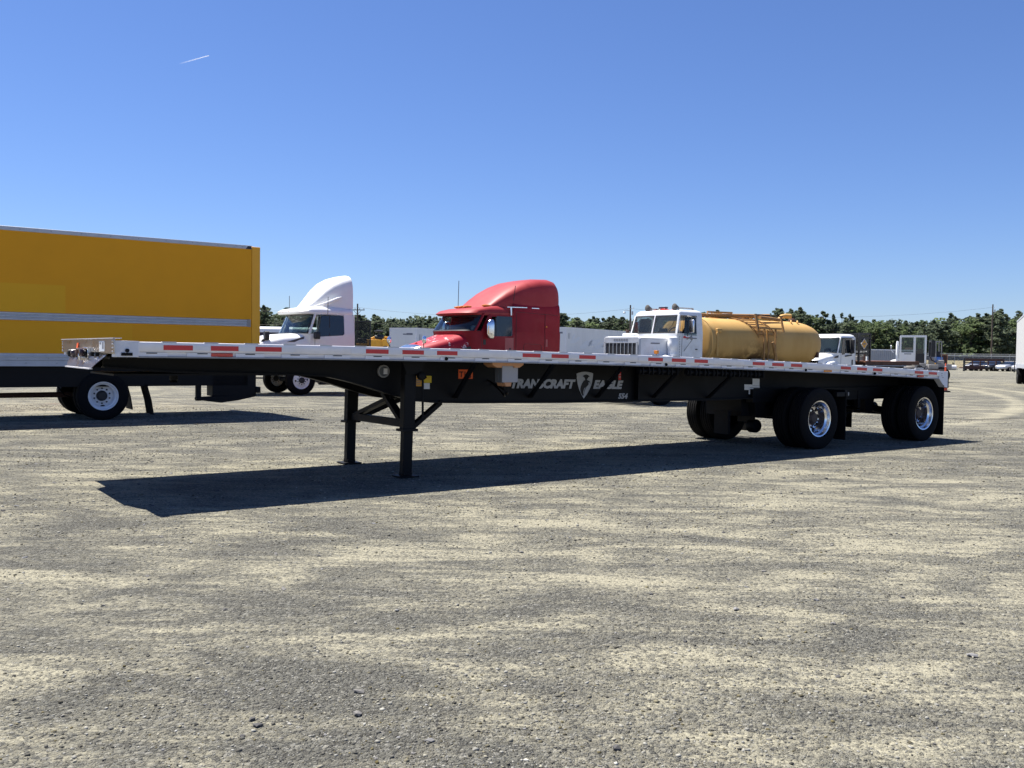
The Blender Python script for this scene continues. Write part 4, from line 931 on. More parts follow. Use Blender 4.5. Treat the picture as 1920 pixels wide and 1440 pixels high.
def open_cab(parent, cab, paint, belt, top, s_b, back_window=False, roof_levels=None, glass='glass', wd=(0.32, 2.82), dash=True):
    """lower body, floor, pillars, back wall, roof and a wrap windscreen"""
    sc0, D0, sr0, hw0 = cab.at(belt); sc1, D1, sr1, hw1 = cab.at(top); yc = cab.yc
    zs = [z for z, *_ in cab.L if z < belt-0.02]+[belt]
    cab.shell(zs).build('cab_body', paint, parent, smooth=40)
    cab.shell([top]+[z for z, *_ in cab.L if z > top+0.001]).build('roof', paint, parent, smooth=50)
    for sg in (-1, 1):
        ph = wd[0]-0.12 if sg < 0 else wd[1]+0.12
        cab.pillar([cab.front(belt-.02, ph), cab.front((belt+top)/2, ph), cab.front(top+.02, ph)], 0.08, 0.06).build('windscreen_pillar', paint, parent, bevel=0.015)
        cab.pillar([(s_b, yc+sg*(hw0-.03), belt-.02), (s_b, yc+sg*(hw1-.03), top+.02)], 0.09, 0.055).build('door_pillar', paint, parent)
    if sr0-s_b > 0.12:
        for far in (False, True):
            cab.side([(s_b+.03, belt-.01), (sr0, belt-.01), (sr1, top+.01), (s_b+.03, top+.01)], 0.0, 0.03, far).build('quarter_panel', paint, parent)
    m = MB()
    if back_window:
        m.box(sr0-.03, sr0-.001, yc-hw0+.05, yc+hw0-.05, belt-.02, belt+.1); m.box(sr0-.03, sr0-.001, yc-hw0+.05, yc+hw0-.05, top-.12, top+.02)
        for a, b_ in ((-hw0+.05, -hw0+.28), (hw0-.28, hw0-.05)): m.box(sr0-.0295, sr0-.0015, yc+a, yc+b_, belt+.1, top-.12)
    else: m.box(sr0-.04, sr0-.001, yc-hw0+.02, yc+hw0-.02, belt-.05, top+.03)
    m.build('back_wall', paint, parent)
    cab.patch(belt+.03, top-.015, wd[0], wd[1], 0.012).build('windscreen', glass, parent, smooth=60)
    g_ = MB()
    for ph0, ph1, z0, z1 in ((wd[0], wd[1], belt+.0, belt+.035), (wd[0], wd[1], top-.03, top+.005), (wd[0]-.03, wd[0]+.03, belt, top), (wd[1]-.03, wd[1]+.03, belt, top)):
        q = cab.patch(z0, z1, ph0, ph1, 0.018, 1, 14); g_.add(q.v, q.f)
    g_.build('windscreen_seal', 'dark_trim', parent, smooth=60)
    if dash:
        m = MB(); m.loft([[cab.front(belt-.06+dz, math.pi*k/10, -0.03+dd) for k in range(1, 10)]+[(sc0+.35, yc+hw0-.1, belt-.06+dz), (sc0+.35, yc-hw0+.1, belt-.06+dz)] for dz, dd in ((0, 0), (.075, -0.03))]); m.build('dashboard', 'interior', parent)

# ------------------------------------------------------------------ yellow box truck
yt = empty('box_truck', (-8.524, 19.127, 0), TH)
tag(yt, 'yellow box truck with silver rub rail and white steel rear wheels, behind the trailer nose', 'truck')
Y0, Y1, XR, XF = 0.0, 2.55, 3.34, -4.75
m = MB(); m.box(XF, 3.145, Y0+.02, Y1-.02, 1.14, 3.86); m.build('box_body', 'white_van', yt)
m = MB(); m.box(XF, 3.14, Y0, Y0+.02, 1.385, 3.80); m.build('side_panel', 'yellow_panel', yt)
m = MB(); m.box(XF, 3.14, Y1-.02, Y1, 1.385, 3.80); m.build('side_panel', 'yellow_panel', yt)
m = MB(); m.box(XF+.01, -0.73, Y0-.0025, Y0, 2.205, 2.77); m.build('decal_ghost', 'yellow_ghost', yt)
m = MB(); m.box(XF+.01, 0.56, Y0-.0025, Y0, 1.39, 2.035); m.build('decal_ghost', 'yellow_ghost_low', yt)
for y0, y1 in ((Y0-.012, Y0+.05), (Y1-.05, Y1+.012)):
    m = MB(); m.box(XF, 3.14, y0, y1, 3.80, 3.885); m.build('roof_rail', 'rail_alloy', yt, bevel=0.01)
    m = MB(); m.prism([(3.145, 1.02), (3.34, 1.02), (3.34, 3.86), (3.145, 3.86)], 'y', y0, y1+.02); m.build('corner_post', 'yellow_post', yt, bevel=0.012)
    m = MB(); m.prism([(3.0, 3.80), (3.13, 3.80), (3.13, 3.865), (3.05, 3.865)], 'y', y0-.002, y0); m.build('lamp_recess', 'dark_trim', yt)
    m = MB(); m.box(XF, 3.14, y0, y1, 1.245, 1.385); m.box(XF, 3.14, y0-.012 if y0 < 1 else y1, y0 if y0 < 1 else y1+.012, 1.31, 1.34); m.build('base_rail', 'rail_alloy', yt, bevel=0.004)
    m = MB(); m.box(XF, 3.14, y0+.012, y1, 1.125, 1.243); m.build('lower_rail', 'rail_alloy', yt, bevel=0.003)
m = MB()
m.prism([(0.0, 2.04), (-.03, 2.05), (-.03, 2.075), (-.006, 2.085), (-.006, 2.10), (-.03, 2.11), (-.03, 2.13), (-.006, 2.14), (-.006, 2.155), (-.03, 2.165), (-.03, 2.19), (0.0, 2.20)], 'x', XF, 3.03)
m.build('rub_rail', 'rail_alloy', yt, smooth=20)
m = MB(); m.box(3.03, 3.12, -.022, 0.0, 2.035, 2.205); m.build('rail_end_cap', 'steel_grey', yt, bevel=0.008)
bm_ = MB().lathe([(0, .010), (-.006, .008), (-.008, .002)], 'y', n=8).mesh('rivet', 'steel_grey')
for k in range(14):
    s_ = XF+.3+k*0.56
    if s_ < 3.0:
        for z in (2.047, 2.193): link('rivet', bm_, yt, (s_, -.001, z))
        link('rivet', bm_, yt, (s_+.2, -.001, 1.19)); link('rivet', bm_, yt, (s_+.1, -.013, 3.84)); link('rivet', bm_, yt, (s_+.05, -.012, 1.285))
m = MB(); m.box(XF, 3.2, .06, Y1-.06, 3.84, 3.875); m.build('roof', 'white_van', yt)
m = MB(); m.box(3.15, 3.34, .07, Y1-.07, 1.10, 3.84); m.build('roll_door', 'yellow_post', yt)
for y in (.78, 1.68):
    m = MB(); m.box(XF-1.9, 3.2, y, y+.09, .72, 1.0); m.build('frame_rail', 'frame_black', yt)
m = MB(); m.box(XF, 3.1, .1, Y1-.1, 1.0, 1.12); m.build('floor_sill', 'frame_black', yt)
m = MB(); m.box(XF+.6, 3.1, .12, .16, .70, 1.0); m.build('side_skirt', 'frame_black', yt)
duals(yt, 0.0, 0.02, Y1-.02, 'steel')
m = MB(); m.lathe([(.5, .09), (1.0, .10), (1.15, .2), (1.4, .2), (1.55, .10), (2.0, .09)], 'y', (0, 0, .505), 20); m.build('rear_axle', 'frame_black', yt)
m = MB(); m.lathe([(-1.9, .055), (-.25, .06)], 'x', (0, 1.27, .49), 12); m.lathe([(-2.05, .075), (-1.95, .085), (-1.85, .06)], 'x', (0, 1.27, .49), 12); m.lathe([(-4.6, .05), (-2.05, .05)], 'x', (0, 1.27, .49), 12); m.build('drive_shaft', 'rust', yt)
m = MB(); m.tube([(-.75, .95, .72), (-.6, .9, .5), (-.4, .85, .42)], .015, 6); m.build('brake_hose', 'frame_black', yt)
for y0 in (.05, 1.9):
    m = MB(); m.loft([[(s_, y0, z), (s_+.02, y0, z), (s_+.02, y0+.58, z), (s_, y0+.58, z)] for s_, z in ((.86, .74), (.95, .4), (1.0, .09))]); m.build('mud_flap', 'rubber', yt)
m = MB(); m.loft([[(s_, .75, z), (s_+.02, .75, z), (s_+.02, 1.2, z), (s_, 1.2, z)] for s_, z in ((.6, .72), (.42, .5), (.5, .16))]); m.build('splash_guard', 'rust', yt)
# lift gate under the tail
m = MB(); m.box(1.95, 2.06, .15, .25, .36, .75); m.box(2.30, 3.3, .12, .55, .46, .98); m.prism([(1.95, .44), (3.3, .50), (3.3, .44), (2.9, .36), (2.5, .31), (1.95, .38)], 'y', .12, .30); m.build('lift_gate', 'frame_black', yt, bevel=0.01)

m = MB(); m.box(3.30, 3.40, .1, Y1-.1, .52, .66); m.build('rear_bumper', 'frame_black', yt)
# cab at the front end, beyond the picture
yc_ = Cab([(.65, -6.3, .45, -4.95, 1.12), (1.75, -6.3, .42, -4.95, 1.12), (2.45, -6.0, .35, -4.95, 1.05), (2.6, -5.8, .25, -5.0, .95)], 1.275)
open_cab(yt, yc_, 'yellow_panel', 1.75, 2.42, -5.25)
m = MB(); m.loft([superring(1.275, z, w, h, .4, 24, s_) for s_, z, w, h in ((-7.9, 1.1, .8, .35), (-7.6, 1.15, 1.0, .45), (-6.4, 1.25, 1.08, .48))]); m.build('hood', 'yellow_panel', yt, smooth=40)
wheel(yt, -6.9, .16, -1, 'front'); wheel(yt, -6.9, 2.4, 1, 'front')

# ------------------------------------------------------------------ white day cab tractor
wt = empty('day_cab_truck', (-7.135, 31.104, 0), TH)
tag(wt, 'white day cab road tractor with a tall roof air deflector, right of the yellow truck', 'truck')
wc = Cab([(.55, .42, .35, 1.95, 1.18), (1.2, .42, .40, 1.95, 1.20), (2.10, .44, .55, 1.95, 1.20), (2.62, .60, .45, 1.93, 1.16), (2.76, .64, .45, 1.92, 1.14), (2.90, .72, .38, 1.90, 1.11), (3.0, .84, .3, 1.88, 1.02), (3.05, 1.0, .2, 1.86, .85)], 1.2)
open_cab(wt, wc, 'white_paint', 2.10, 2.76, 1.60)
wc.side([(.53, 2.02), (.60, 2.2), (.72, 2.72), (1.5, 2.74), (1.55, 2.70), (1.55, 2.12), (1.50, 2.06), (.6, 2.0)], 0.006).build('side_window', 'glass_dark', wt)
wc.side([(.53, 2.02), (.60, 2.2), (.72, 2.72), (1.5, 2.74), (1.55, 2.70), (1.55, 2.12), (1.50, 2.06), (.6, 2.0)], 0.006, far=True).build('side_window', 'glass', wt)
wc.side([(.98, 2.03), (1.0, 2.72), (1.03, 2.72), (1.01, 2.03)], 0.010).build('window_divider', 'dark_trim', wt)
seam(wc, [(.46, 1.0), (.46, 2.0), (.68, 2.76), (1.62, 2.80), (1.62, 1.0)], wt)
wc.side([(.49, .9), (.49, 1.98), (1.6, 1.98), (1.6, .9)], 0.004).build('door', 'white_paint', wt)
wc.side([(.30, 1.5), (.30, 2.05), (.40, 2.05), (.40, 1.5)], 0.006).build('cowl_vent', 'white_rim', wt)
# roof cap with sun visor brow and deflector
rc = Cab([(2.78, .60, .78, 1.9, 1.14), (2.86, .58, .80, 1.9, 1.16), (2.95, .66, .72, 1.9, 1.12), (3.03, .85, .5, 1.88, .98), (3.06, 1.0, .35, 1.86, .85)], 1.2)
rc.shell([z for z, *_ in rc.L]).build('visor_brow', 'white_paint', wt, smooth=50)
for y in (.75, .95, 1.2, 1.45, 1.65):
    m = MB(); m.box(-.22+abs(y-1.2)*.05, -.17+abs(y-1.2)*.05, y-.05, y+.05, 2.845, 2.868); m.build('roof_lamp', 'lamp_amber', wt)
m = MB(); rings = []
for s_, h, hw in ((.45, .05, .45), (.62, .22, .60), (.82, .46, .72), (1.05, .74, .83), (1.3, .96, .94), (1.6, 1.12, 1.02), (1.95, 1.21, 1.07), (2.0, 1.20, 1.06)):
    rings.append(archring(1.2, 3.0, hw, h, .42, 26, s_+(.0 if s_ < 1.9 else -.06)))
m.loft(rings, False, False)
e = len(rings)-1; m.add(rings[e], [tuple(range(len(rings[e])))])
m.build('air_deflector', 'white_paint', wt, smooth=40)
m = MB(); pts = [(.62, .45, 3.05), (1.0, .25, 3.17), (1.35, .14, 3.33), (1.5, .12, 3.40)]; m.tube(pts, [.02, .05, .055, .02], 8); m.build('deflector_flute', 'white_paint', wt)
m = MB(); m.loft([superring(1.2, zc, hw, hz, .38, 28, s_) for s_, zc, hw, hz in ((-2.0, 1.22, .85, .34), (-1.85, 1.24, .98, .44), (-1.3, 1.32, 1.08, .58), (-.6, 1.40, 1.14, .66), (.1, 1.46, 1.18, .66), (.46, 1.48, 1.19, .65))]); m.build('hood', 'white_paint', wt, smooth=40)
m = MB(); m.prism([(-.52, 1.80), (.10, 2.0), (.06, 1.80)], 'y', .055, .07); m.build('hood_vent', 'maroon', wt)
for sg, yb in ((-1, .35), (1, 2.05)):
    m = MB(); m.tube([(-1.45, yb, 1.62), (-1.25, yb+sg*.12, 1.86)], .05, 8); m.loft([superring(yb+sg*.12, 2.0, .09, .14, .5, 12, -1.24), superring(yb+sg*.12, 2.0, .11, .15, .5, 12, -1.1)]); m.build('hood_mirror', 'dark_trim', wt, smooth=50)
    m = MB(); y = 0.0-.18 if sg < 0 else 2.58
    m.loft([superring(y, 2.42, .10, .26, .5, 14, .38), superring(y, 2.42, .13, .28, .5, 14, .52)]) if sg > 0 else m.loft([superring(y+.05, 2.04, .10, .12, .5, 14, .40), superring(y+.05, 2.04, .12, .13, .5, 14, .55)])
    m.tube([(.45, y+(-sg)*.15, 2.1), (.45, y, 2.1)], .03, 6); m.build('door_mirror', 'dark_trim', wt)
m = MB(); m.tube([(.95, .05, 2.78), (.95, .03, 3.38)], .010, 5); m.build('antenna', 'dark_trim', wt)
m = MB(); m.tube([(.55, 2.5, 2.4), (.55, 2.52, 3.5)], .010, 5); m.build('antenna', 'dark_trim', wt)
m = MB(); m.tube([(.55, .9, 2.14), (.32, 1.15, 2.2), (.1, 1.5, 2.2)], .012, 5); m.tube([(.1, 1.5, 2.18), (.0, 1.9, 2.2)], .012, 5); m.build('wiper', 'dark_trim', wt)
wheel(wt, 0, .16, -1, 'front'); wheel(wt, 0, 2.24, 1, 'front'); duals(wt, 4.3, 0, 2.4, 'steel')
for y in (.72, 1.60):
    m = MB(); m.box(-1.6, 5.6, y, y+.08, .72, .98); m.build('frame_rail', 'frame_black', wt)
m = MB(); m.lathe([(.75, .28), (.8, .33), (2.2, .33), (2.25, .28)], 'x', (0, .36, .66), 24); m.build('fuel_tank', 'polished', wt)
m = MB(); m.lathe([(.75, .28), (.8, .33), (2.2, .33), (2.25, .28)], 'x', (0, 2.04, .66), 24); m.build('fuel_tank', 'polished', wt)
m = MB(); m.box(-2.2, -1.75, .1, 2.3, .42, .82); m.build('bumper', 'white_paint', wt, bevel=0.05)
m = MB(); m.lathe([(.55, .08), (1.85, .08)], 'y', (0, 0, .5), 14); m.build('front_axle', 'frame_black', wt)
m = MB(); m.loft([[(s_, y, z) for y in (.62, 1.78)]+[(s_, y, z-.04) for y in (1.78, .62)] for s_, z in ((3.5, 1.06), (4.0, 1.18), (4.6, 1.18), (4.8, 1.1))]); m.build('fifth_wheel', 'frame_black', wt)
seat(wt, .95, .65, 1.5); seat(wt, .95, 1.75, 1.5); steering(wt, .55, .65, 2.1)

# ------------------------------------------------------------------ red sleeper tractor
rt = empty('sleeper_truck', (-1.05, 29.5, 0), TH)
tag(rt, 'sun-faded red sleeper cab tractor with peeling hood paint and chrome mirrors', 'truck')
rcab = Cab([(.6, .0, .35, 3.26, 1.2), (1.6, .0, .42, 3.27, 1.21), (2.22, .02, .62, 3.28, 1.21), (2.74, .36, .55, 3.28, 1.18), (2.80, .36, .55, 3.28, 1.18), (2.86, .36, .55, 3.28, 1.18)], 1.2)
sc = rcab
rcab.shell([.6, 1.6, 2.22]).build('cab_body', 'red_paint', rt, smooth=40)
for sg in (-1, 1):
    ph = .22 if sg < 0 else math.pi-.22
    rcab.pillar([rcab.front(2.2, ph), rcab.front(2.5, ph), rcab.front(2.8, ph)], .09, .07).build('windscreen_pillar', 'red_paint', rt, bevel=.015)
# sleeper box with domed top and raked fairing front
m = MB(); rings = []
for s_, zc, hw, hz in ((1.32, 2.1, 1.19, 1.05), (1.34, 2.1, 1.205, 1.10), (2.2, 2.1, 1.21, 1.15), (3.26, 2.1, 1.20, 1.15), (3.28, 2.1, 1.18, 1.12)):
    rings.append(superring(1.2, zc, hw, hz, .16, 32, s_))
m.loft(rings); m.build('sleeper_box', 'red_paint', rt, smooth=40)
m = MB(); rings = []
for s_, h, hw in ((.30, .06, .80), (.55, .26, .92), (.85, .50, 1.02), (1.2, .74, 1.10), (1.6, .95, 1.16), (2.0, 1.10, 1.185), (2.5, 1.20, 1.19), (3.0, 1.22, 1.18), (3.18, 1.18, 1.16), (3.27, 1.08, 1.12)):
    rings.append(archring(1.2, 2.86, hw, h, .40, 26, s_))
m.loft(rings, False, False); m.add(rings[-1], [tuple(range(len(rings[-1])))]); m.build('roof_fairing', 'red_faded', rt, smooth=45)
m = MB(); rings = []
for s_, h in ((1.25, 1.0), (1.6, .95), (2.0, 1.10), (3.2, 1.2)): pass
rb = Cab([(2.74, .32, .78, 1.5, 1.17), (2.80, .26, .82, 1.5, 1.19), (2.90, .34, .74, 1.5, 1.17), (2.98, .55, .6, 1.5, 1.12), (3.04, .8, .35, 1.5, 1.04), (3.10, 1.05, .2, 1.5, .95)], 1.2)
rb.shell([z for z, *_ in rb.L]).build('visor_brow', 'red_faded', rt, smooth=50)
rcab.side([(.34, 2.20), (.40, 2.82), (1.34, 2.86), (1.34, 2.20)], 0, .03, True).build('door_frame', 'red_paint', rt)
# near door: frame with a framed opening
dw = MB()
for P in ([(.02, 2.18), (.36, 2.80), (.48, 2.80), (.36, 2.2)], [(.36, 2.70), (.40, 2.82), (1.34, 2.84), (1.34, 2.70)], [(1.26, 2.02), (1.26, 2.75), (1.34, 2.75), (1.34, 2.02)]):
    q = rcab.side(P, 0, .035); dw.add(q.v, q.f)
dw.build('door_frame', 'red_paint', rt)
rcab.side([(.40, 2.06), (.66, 2.72), (1.24, 2.72), (1.27, 2.68), (1.27, 2.12), (1.22, 2.07)], .008).build('side_window', 'glass_dark', rt)
rcab.side([(.60, 2.06), (.60, 2.66), (.63, 2.7), (.63, 2.06)], .013).build('window_divider', 'dark_trim', rt)
rcab.patch(2.25, 2.74, .30, math.pi-.30, .012).build('windscreen', 'glass', rt, smooth=60)
g_ = MB()
for p0, p1, z0, z1 in ((.28, math.pi-.28, 2.22, 2.255), (.28, math.pi-.28, 2.69, 2.76), (.26, .33, 2.22, 2.74), (math.pi-.33, math.pi-.26, 2.22, 2.74)):
    q = rcab.patch(z0, z1, p0, p1, .018, 1, 14); g_.add(q.v, q.f)
g_.build('windscreen_seal', 'dark_trim', rt, smooth=60)
m = MB(); m.loft([[rcab.front(2.16+dz, math.pi*k/10, -.05) for k in range(1, 10)]+[(.42, 2.25, 2.16+dz), (.42, .15, 2.16+dz)] for dz in (0, .08)]); m.build('dashboard', 'interior', rt)
m = MB(); m.lathe([(0, .10), (.12, .11), (.17, .06)], 'z', (.12, .55, 2.24), 12); m.build('dash_cloth', 'paper', rt)
seat(rt, .55, .62, 1.65); seat(rt, .55, 1.78, 1.65); steering(rt, .3, .62, 2.28)
m = MB(); m.box(1.28, 1.31, .1, 2.3, 1.5, 2.85); m.build('cab_bulkhead', 'interior', rt)
m = MB(); m.loft([superring(1.2, zc, hw, hz, e, 30, s_) for s_, zc, hw, hz, e in ((-2.12, 1.25, .45, .28, .6), (-2.02, 1.28, .62, .36, .55), (-1.7, 1.34, .76, .43, .5), (-1.2, 1.40, .88, .51, .46), (-.7, 1.45, .98, .62, .42), (-.1, 1.48, 1.10, .77, .40), (.12, 1.48, 1.15, .77, .36))]); m.build('hood', 'red_hood', rt, smooth=45)
m = MB(); m.loft([superring(1.2, zc, hw, hz, .55, 26, s_) for s_, zc, hw, hz in ((-2.18, 1.26, .38, .24), (-2.14, 1.28, .56, .34), (-2.0, 1.31, .68, .385), (-1.84, 1.35, .745, .41), (-1.82, 1.35, .74, .40))]); m.build('grille_crown', 'polished', rt, smooth=50)
m = MB(); m.lathe([(0, .05), (.02, .05), (.05, .03)], 'z', (-1.66, 1.2, 1.775), 12); m.build('hood_emblem', 'lamp_red', rt)
m = MB(); m.prism([(-.62, 1.56), (-.52, 1.66), (-.12, 1.76), (-.18, 1.58)], 'y', .10, .16); m.build('hood_vent', 'dark_trim', rt)
for sg, y in ((-1, .25), (1, 2.15)):
    m = MB(); m.tube([(-1.75, y+.1*-sg, 1.55), (-2.0, y+sg*.12, 1.62), (-2.05, y+sg*.2, 1.78)], .014, 6); m.build('mirror_stalk', 'dark_trim', rt)
    m = MB(); m.loft([superring(y+sg*.2, 1.90, .03, .06, .8, 14, -2.10), superring(y+sg*.2, 1.90, .085, .13, .8, 14, -2.04), superring(y+sg*.2, 1.90, .07, .11, .8, 14, -1.99)]); m.build('hood_mirror', 'polished', rt, smooth=60)
    yy = -.16 if sg < 0 else 2.56
    m = MB(); m.loft([superring(yy, 2.28, .05, .18, .6, 18, .16), superring(yy, 2.28, .12, .31, .55, 18, .24), superring(yy, 2.28, .125, .32, .5, 18, .36)]); m.build('door_mirror', 'polished', rt, smooth=60)
    m = MB(); m.tube([(.33, yy, 2.42), (.36, yy-sg*.2, 2.42)], .025, 6); m.tube([(.33, yy, 2.10), (.36, yy-sg*.2, 2.10)], .025, 6); m.build('mirror_arm', 'dark_trim', rt)
for y, s_ in ((.35, .30), (.95, -.05), (1.2, -.08), (1.45, -.05), (2.05, .30)):
    m = MB(); m.loft([superring(y, 3.02 if s_ < .2 else 3.06, .03, .02, .7, 10, s_+.0), superring(y, 3.03 if s_ < .2 else 3.06, .06, .045, .7, 10, s_+.12), superring(y, 3.03 if s_ < .2 else 3.06, .05, .04, .7, 10, s_+.30)]); m.build('cab_lamp', 'lamp_amber', rt, smooth=60)
m = MB(); m.tube([(.6, 2.3, 2.95), (.66, 2.36, 4.0)], .011, 5); m.build('antenna', 'dark_trim', rt)
m = MB(); m.tube([(1.35, .10, 3.0), (1.42, .06, 3.75)], .011, 5); m.build('antenna', 'dark_trim', rt)
m = MB(); m.bar((1.05, -.005, 3.03), (1.85, -.012, 3.04), .03, .025); m.bar((2.05, -.012, 3.03), (2.35, -.012, 3.03), .03, .025); m.lathe([(2.74-3.0, .03), (0, .03)], 'z', (1.2, -.02, 3.02), 8); m.build('grab_rail', 'polished', rt)
seam(rcab, [(.06, 1.0), (.06, 2.0), (.40, 2.83), (1.36, 2.87), (1.36, 1.0)], rt)
q = MB(); q.bar((2.62, -.012, 1.35), (2.62, -.012, 2.85), .012, .008); q.bar((1.4, -.012, 2.88), (3.2, -.012, 2.82), .012, .008); q.bar((1.42, -.012, 1.4), (1.42, -.012, 2.85), .014, .008); q.build('panel_seam', 'dark_trim', rt)
q = MB(); P = [(1.72, 1.45), (1.74, 1.78), (1.80, 1.84), (2.42, 1.82), (2.48, 1.76), (2.48, 1.45)]
for a, b in zip(P, P[1:]): q.bar((a[0], -.012, a[1]), (b[0], -.012, b[1]), .014, .008)
q.build('locker_seam', 'dark_trim', rt)
m = MB(); m.box(.98, 1.32, -.016, -.011, 1.45, 2.02); m.build('decal_ghost', 'red_ghost', rt)
m = MB(); m.box(2.66, 2.74, -.016, -.011, 1.75, 2.0); m.build('decal_ghost', 'red_ghost', rt)
m = MB(); m.lathe([(0, .035), (-.015, .03)], 'y', (1.18, -.016, 1.66), 12); m.build('lock', 'dark_trim', rt)
m = MB(); m.lathe([(0, .03), (-.02, .025)], 'y', (2.68, -.016, 2.42), 12); m.build('side_lamp', 'lamp_amber', rt)
m = MB(); m.box(.12, .22, -.02, -.010, 1.78, 1.95); m.build('step_vent', 'dark_trim', rt)
wheel(rt, -.75, .16, -1, 'front'); wheel(rt, -.75, 2.24, 1, 'front'); duals(rt, 4.4, 0, 2.4, 'alloy'); duals(rt, 5.7, 0, 2.4, 'alloy')
for y in (.72, 1.60):
    m = MB(); m.box(-1.8, 6.4, y, y+.08, .72, .98); m.build('frame_rail', 'frame_black', rt)
for y in (.36, 2.04):
    m = MB(); m.lathe([(1.0, .28), (1.05, .33), (2.9, .33), (2.95, .28)], 'x', (0, y, .66), 24); m.build('fuel_tank', 'polished', rt)
m = MB(); m.box(-2.45, -2.05, .1, 2.3, .42, .82); m.build('bumper', 'polished', rt, bevel=.05)
m = MB(); m.lathe([(.4, .07), (2.0, .07)], 'y', (-.75, 0, .5), 14); m.build('front_axle', 'frame_black', rt)
m = MB(); m.box(4.5, 5.6, .55, 1.85, 1.05, 1.14); m.build('fifth_wheel', 'frame_black', rt, bevel=.03)

# ------------------------------------------------------------------ old white tanker truck with ochre tank
tk = empty('tanker_truck', (4.617, 27.746, 0), TH)
tag(tk, 'old white flat-grilled tanker truck with an ochre yellow water tank', 'truck')
tc = Cab([(.75, .62, .06, 1.72, 1.0), (2.12, .64, .10, 1.72, 1.02), (2.20, .66, .12, 1.72, 1.02), (2.76, .80, .12, 1.70, .98), (2.84, .80, .12, 1.70, .97), (2.91, .86, .10, 1.66, .92), (2.94, .95, .08, 1.6, .82)], 1.1, 6.0)
open_cab(tk, tc, 'white_paint_old', 2.20, 2.76, 1.50, True, None, 'glass_dusty', (.42, math.pi-.42))
m = MB(); m.bar(tc.front(2.2, math.pi/2, .03), tc.front(2.78, math.pi/2, .03), .035, .02); m.build('windscreen_divider', 'aluminium', tk)
for far in (False, True):
    tc.side([(.88, 2.14), (.94, 2.70), (1.42, 2.70), (1.44, 2.14)], .004, .008, far).build('side_window', 'glass', tk)
tc.side([(1.03, 2.12), (1.03, 2.72), (1.05, 2.72), (1.05, 2.12)], .012).build('window_divider', 'dark_trim', tk)
seam(tc, [(.80, 1.0), (.80, 2.1), (.90, 2.75), (1.47, 2.76), (1.47, 1.0)], tk)
q = MB()
for k in range(16): q.lathe([(0, .012), (-.01, .008)], 'y', (.70, .08, 1.35+k*.05), 6)
q.build('rivet_row', 'dark_trim', tk)
m = MB(); m.loft([[(s_, y, z) for y, z in ((.25, 1.0), (.25, 2.02), (.32, 2.08), (1.75, 2.08), (1.82, 2.02), (1.82, 1.0))] for s_ in (-.78, .62)]); m.build('hood', 'white_paint_old', tk, bevel=.02)
m = MB(); m.loft([[(s_, y, z) for y, z in ((.22, 1.1), (.22, 2.00), (.30, 2.07), (1.76, 2.07), (1.84, 2.00), (1.84, 1.1))] for s_ in (-.85, -.782)]); m.build('radiator_shell', 'rail_alloy', tk, bevel=.02)
m = MB(); m.box(-.865, -.848, .30, 1.76, 1.15, 1.88); m.build('grille_recess', 'dark_trim', tk)
for k in range(9):
    m = MB(); y = .33+k*.172; m.box(-.88, -.864, y, y+.016, 1.15, 1.88); m.build('grille_bar', 'rail_alloy', tk)
m = MB(); m.box(-.88, -.864, .28, .32, 1.1, 1.9); m.box(-.88, -.864, 1.74, 1.78, 1.1, 1.9); m.box(-.88, -.864, .28, 1.78, 1.875, 1.90); m.build('grille_frame', 'rail_alloy', tk)
for k in range(6):
    m = MB(); y = 1.33-k*.11; m.box(-.858, -.8495, y-.042, y+.042, 1.945, 2.015); m.build('badge_letter', 'text_faint', tk, bevel=.012)
m = MB(); m.box(-.36, .02, .244, .251, 1.855, 1.895); m.build('side_badge', 'text_faint', tk)
q = MB(); P = [(-.80, 1.3), (-.80, 1.97), (-.74, 2.02), (.52, 2.02), (.56, 1.97), (.56, 1.3)]
for a, b in zip(P, P[1:]): q.bar((a[0], .249, a[1]), (b[0], .249, b[1]), .012, .008)
q.build('hood_seam', 'dark_trim', tk)
m = MB(); m.lathe([(1.45, .11), (1.47, .15), (1.56, .16), (1.58, .15), (1.72, .155), (1.74, .165), (1.9, .165), (1.92, .155), (2.06, .15), (2.10, .10)], 'z', (.42, .10, 0), 20); m.build('air_cleaner', 'white_paint_old', tk)
m = MB(); m.tube([(.42, .10, 1.46), (.42, .10, 1.05)], .05, 10); m.tube([(.50, .12, 2.0), (.6, .25, 2.02), (.7, .4, 2.0)], .02, 6); m.build('intake_pipe', 'steel_grey', tk)
m = MB(); m.lathe([(2.08, .26), (2.17, .27), (2.20, .22)], 'z', (.2, 1.75, 0), 20); m.build('hood_canister', 'white_paint_old', tk)
m = MB(); m.lathe([(2.20, .06), (2.27, .05), (2.275, .075), (2.32, .06)], 'z', (.12, 1.8, 0), 12); m.build('filler_cap', 'rust', tk)
for y, l in ((.42, .0), (1.62, .2)):
    m = MB(); m.tube([(.95, y, 3.0), (1.60, y-.02, 3.0)], .022, 8);  m.tube([(.98, y, 2.9), (.98, y, 3.0)], .03, 6); m.tube([(1.58, y, 2.9), (1.58, y-.02, 3.0)], .04, 6); m.build('air_horn', 'steel_grey', tk)
    m = MB(); m.lathe([(.78, .10), (.80, .115), (.88, .07), (.97, .024)], 'x', (0, y, 3.02), 16); m.build('horn_bell', 'interior', tk, smooth=60)
m = MB(); m.box(.98, 1.12, 1.02, 1.22, 2.935, 3.0); m.build('roof_beacon', 'lamp_red', tk, bevel=.02)
m = MB(); m.box(1.0, 1.15, 1.05, 1.32, 3.0, 3.06); m.tube([(1.05, 1.2, 2.95), (1.0, 1.45, 2.99)], .03, 6); m.build('beacon_bracket', 'maroon', tk, bevel=.01)
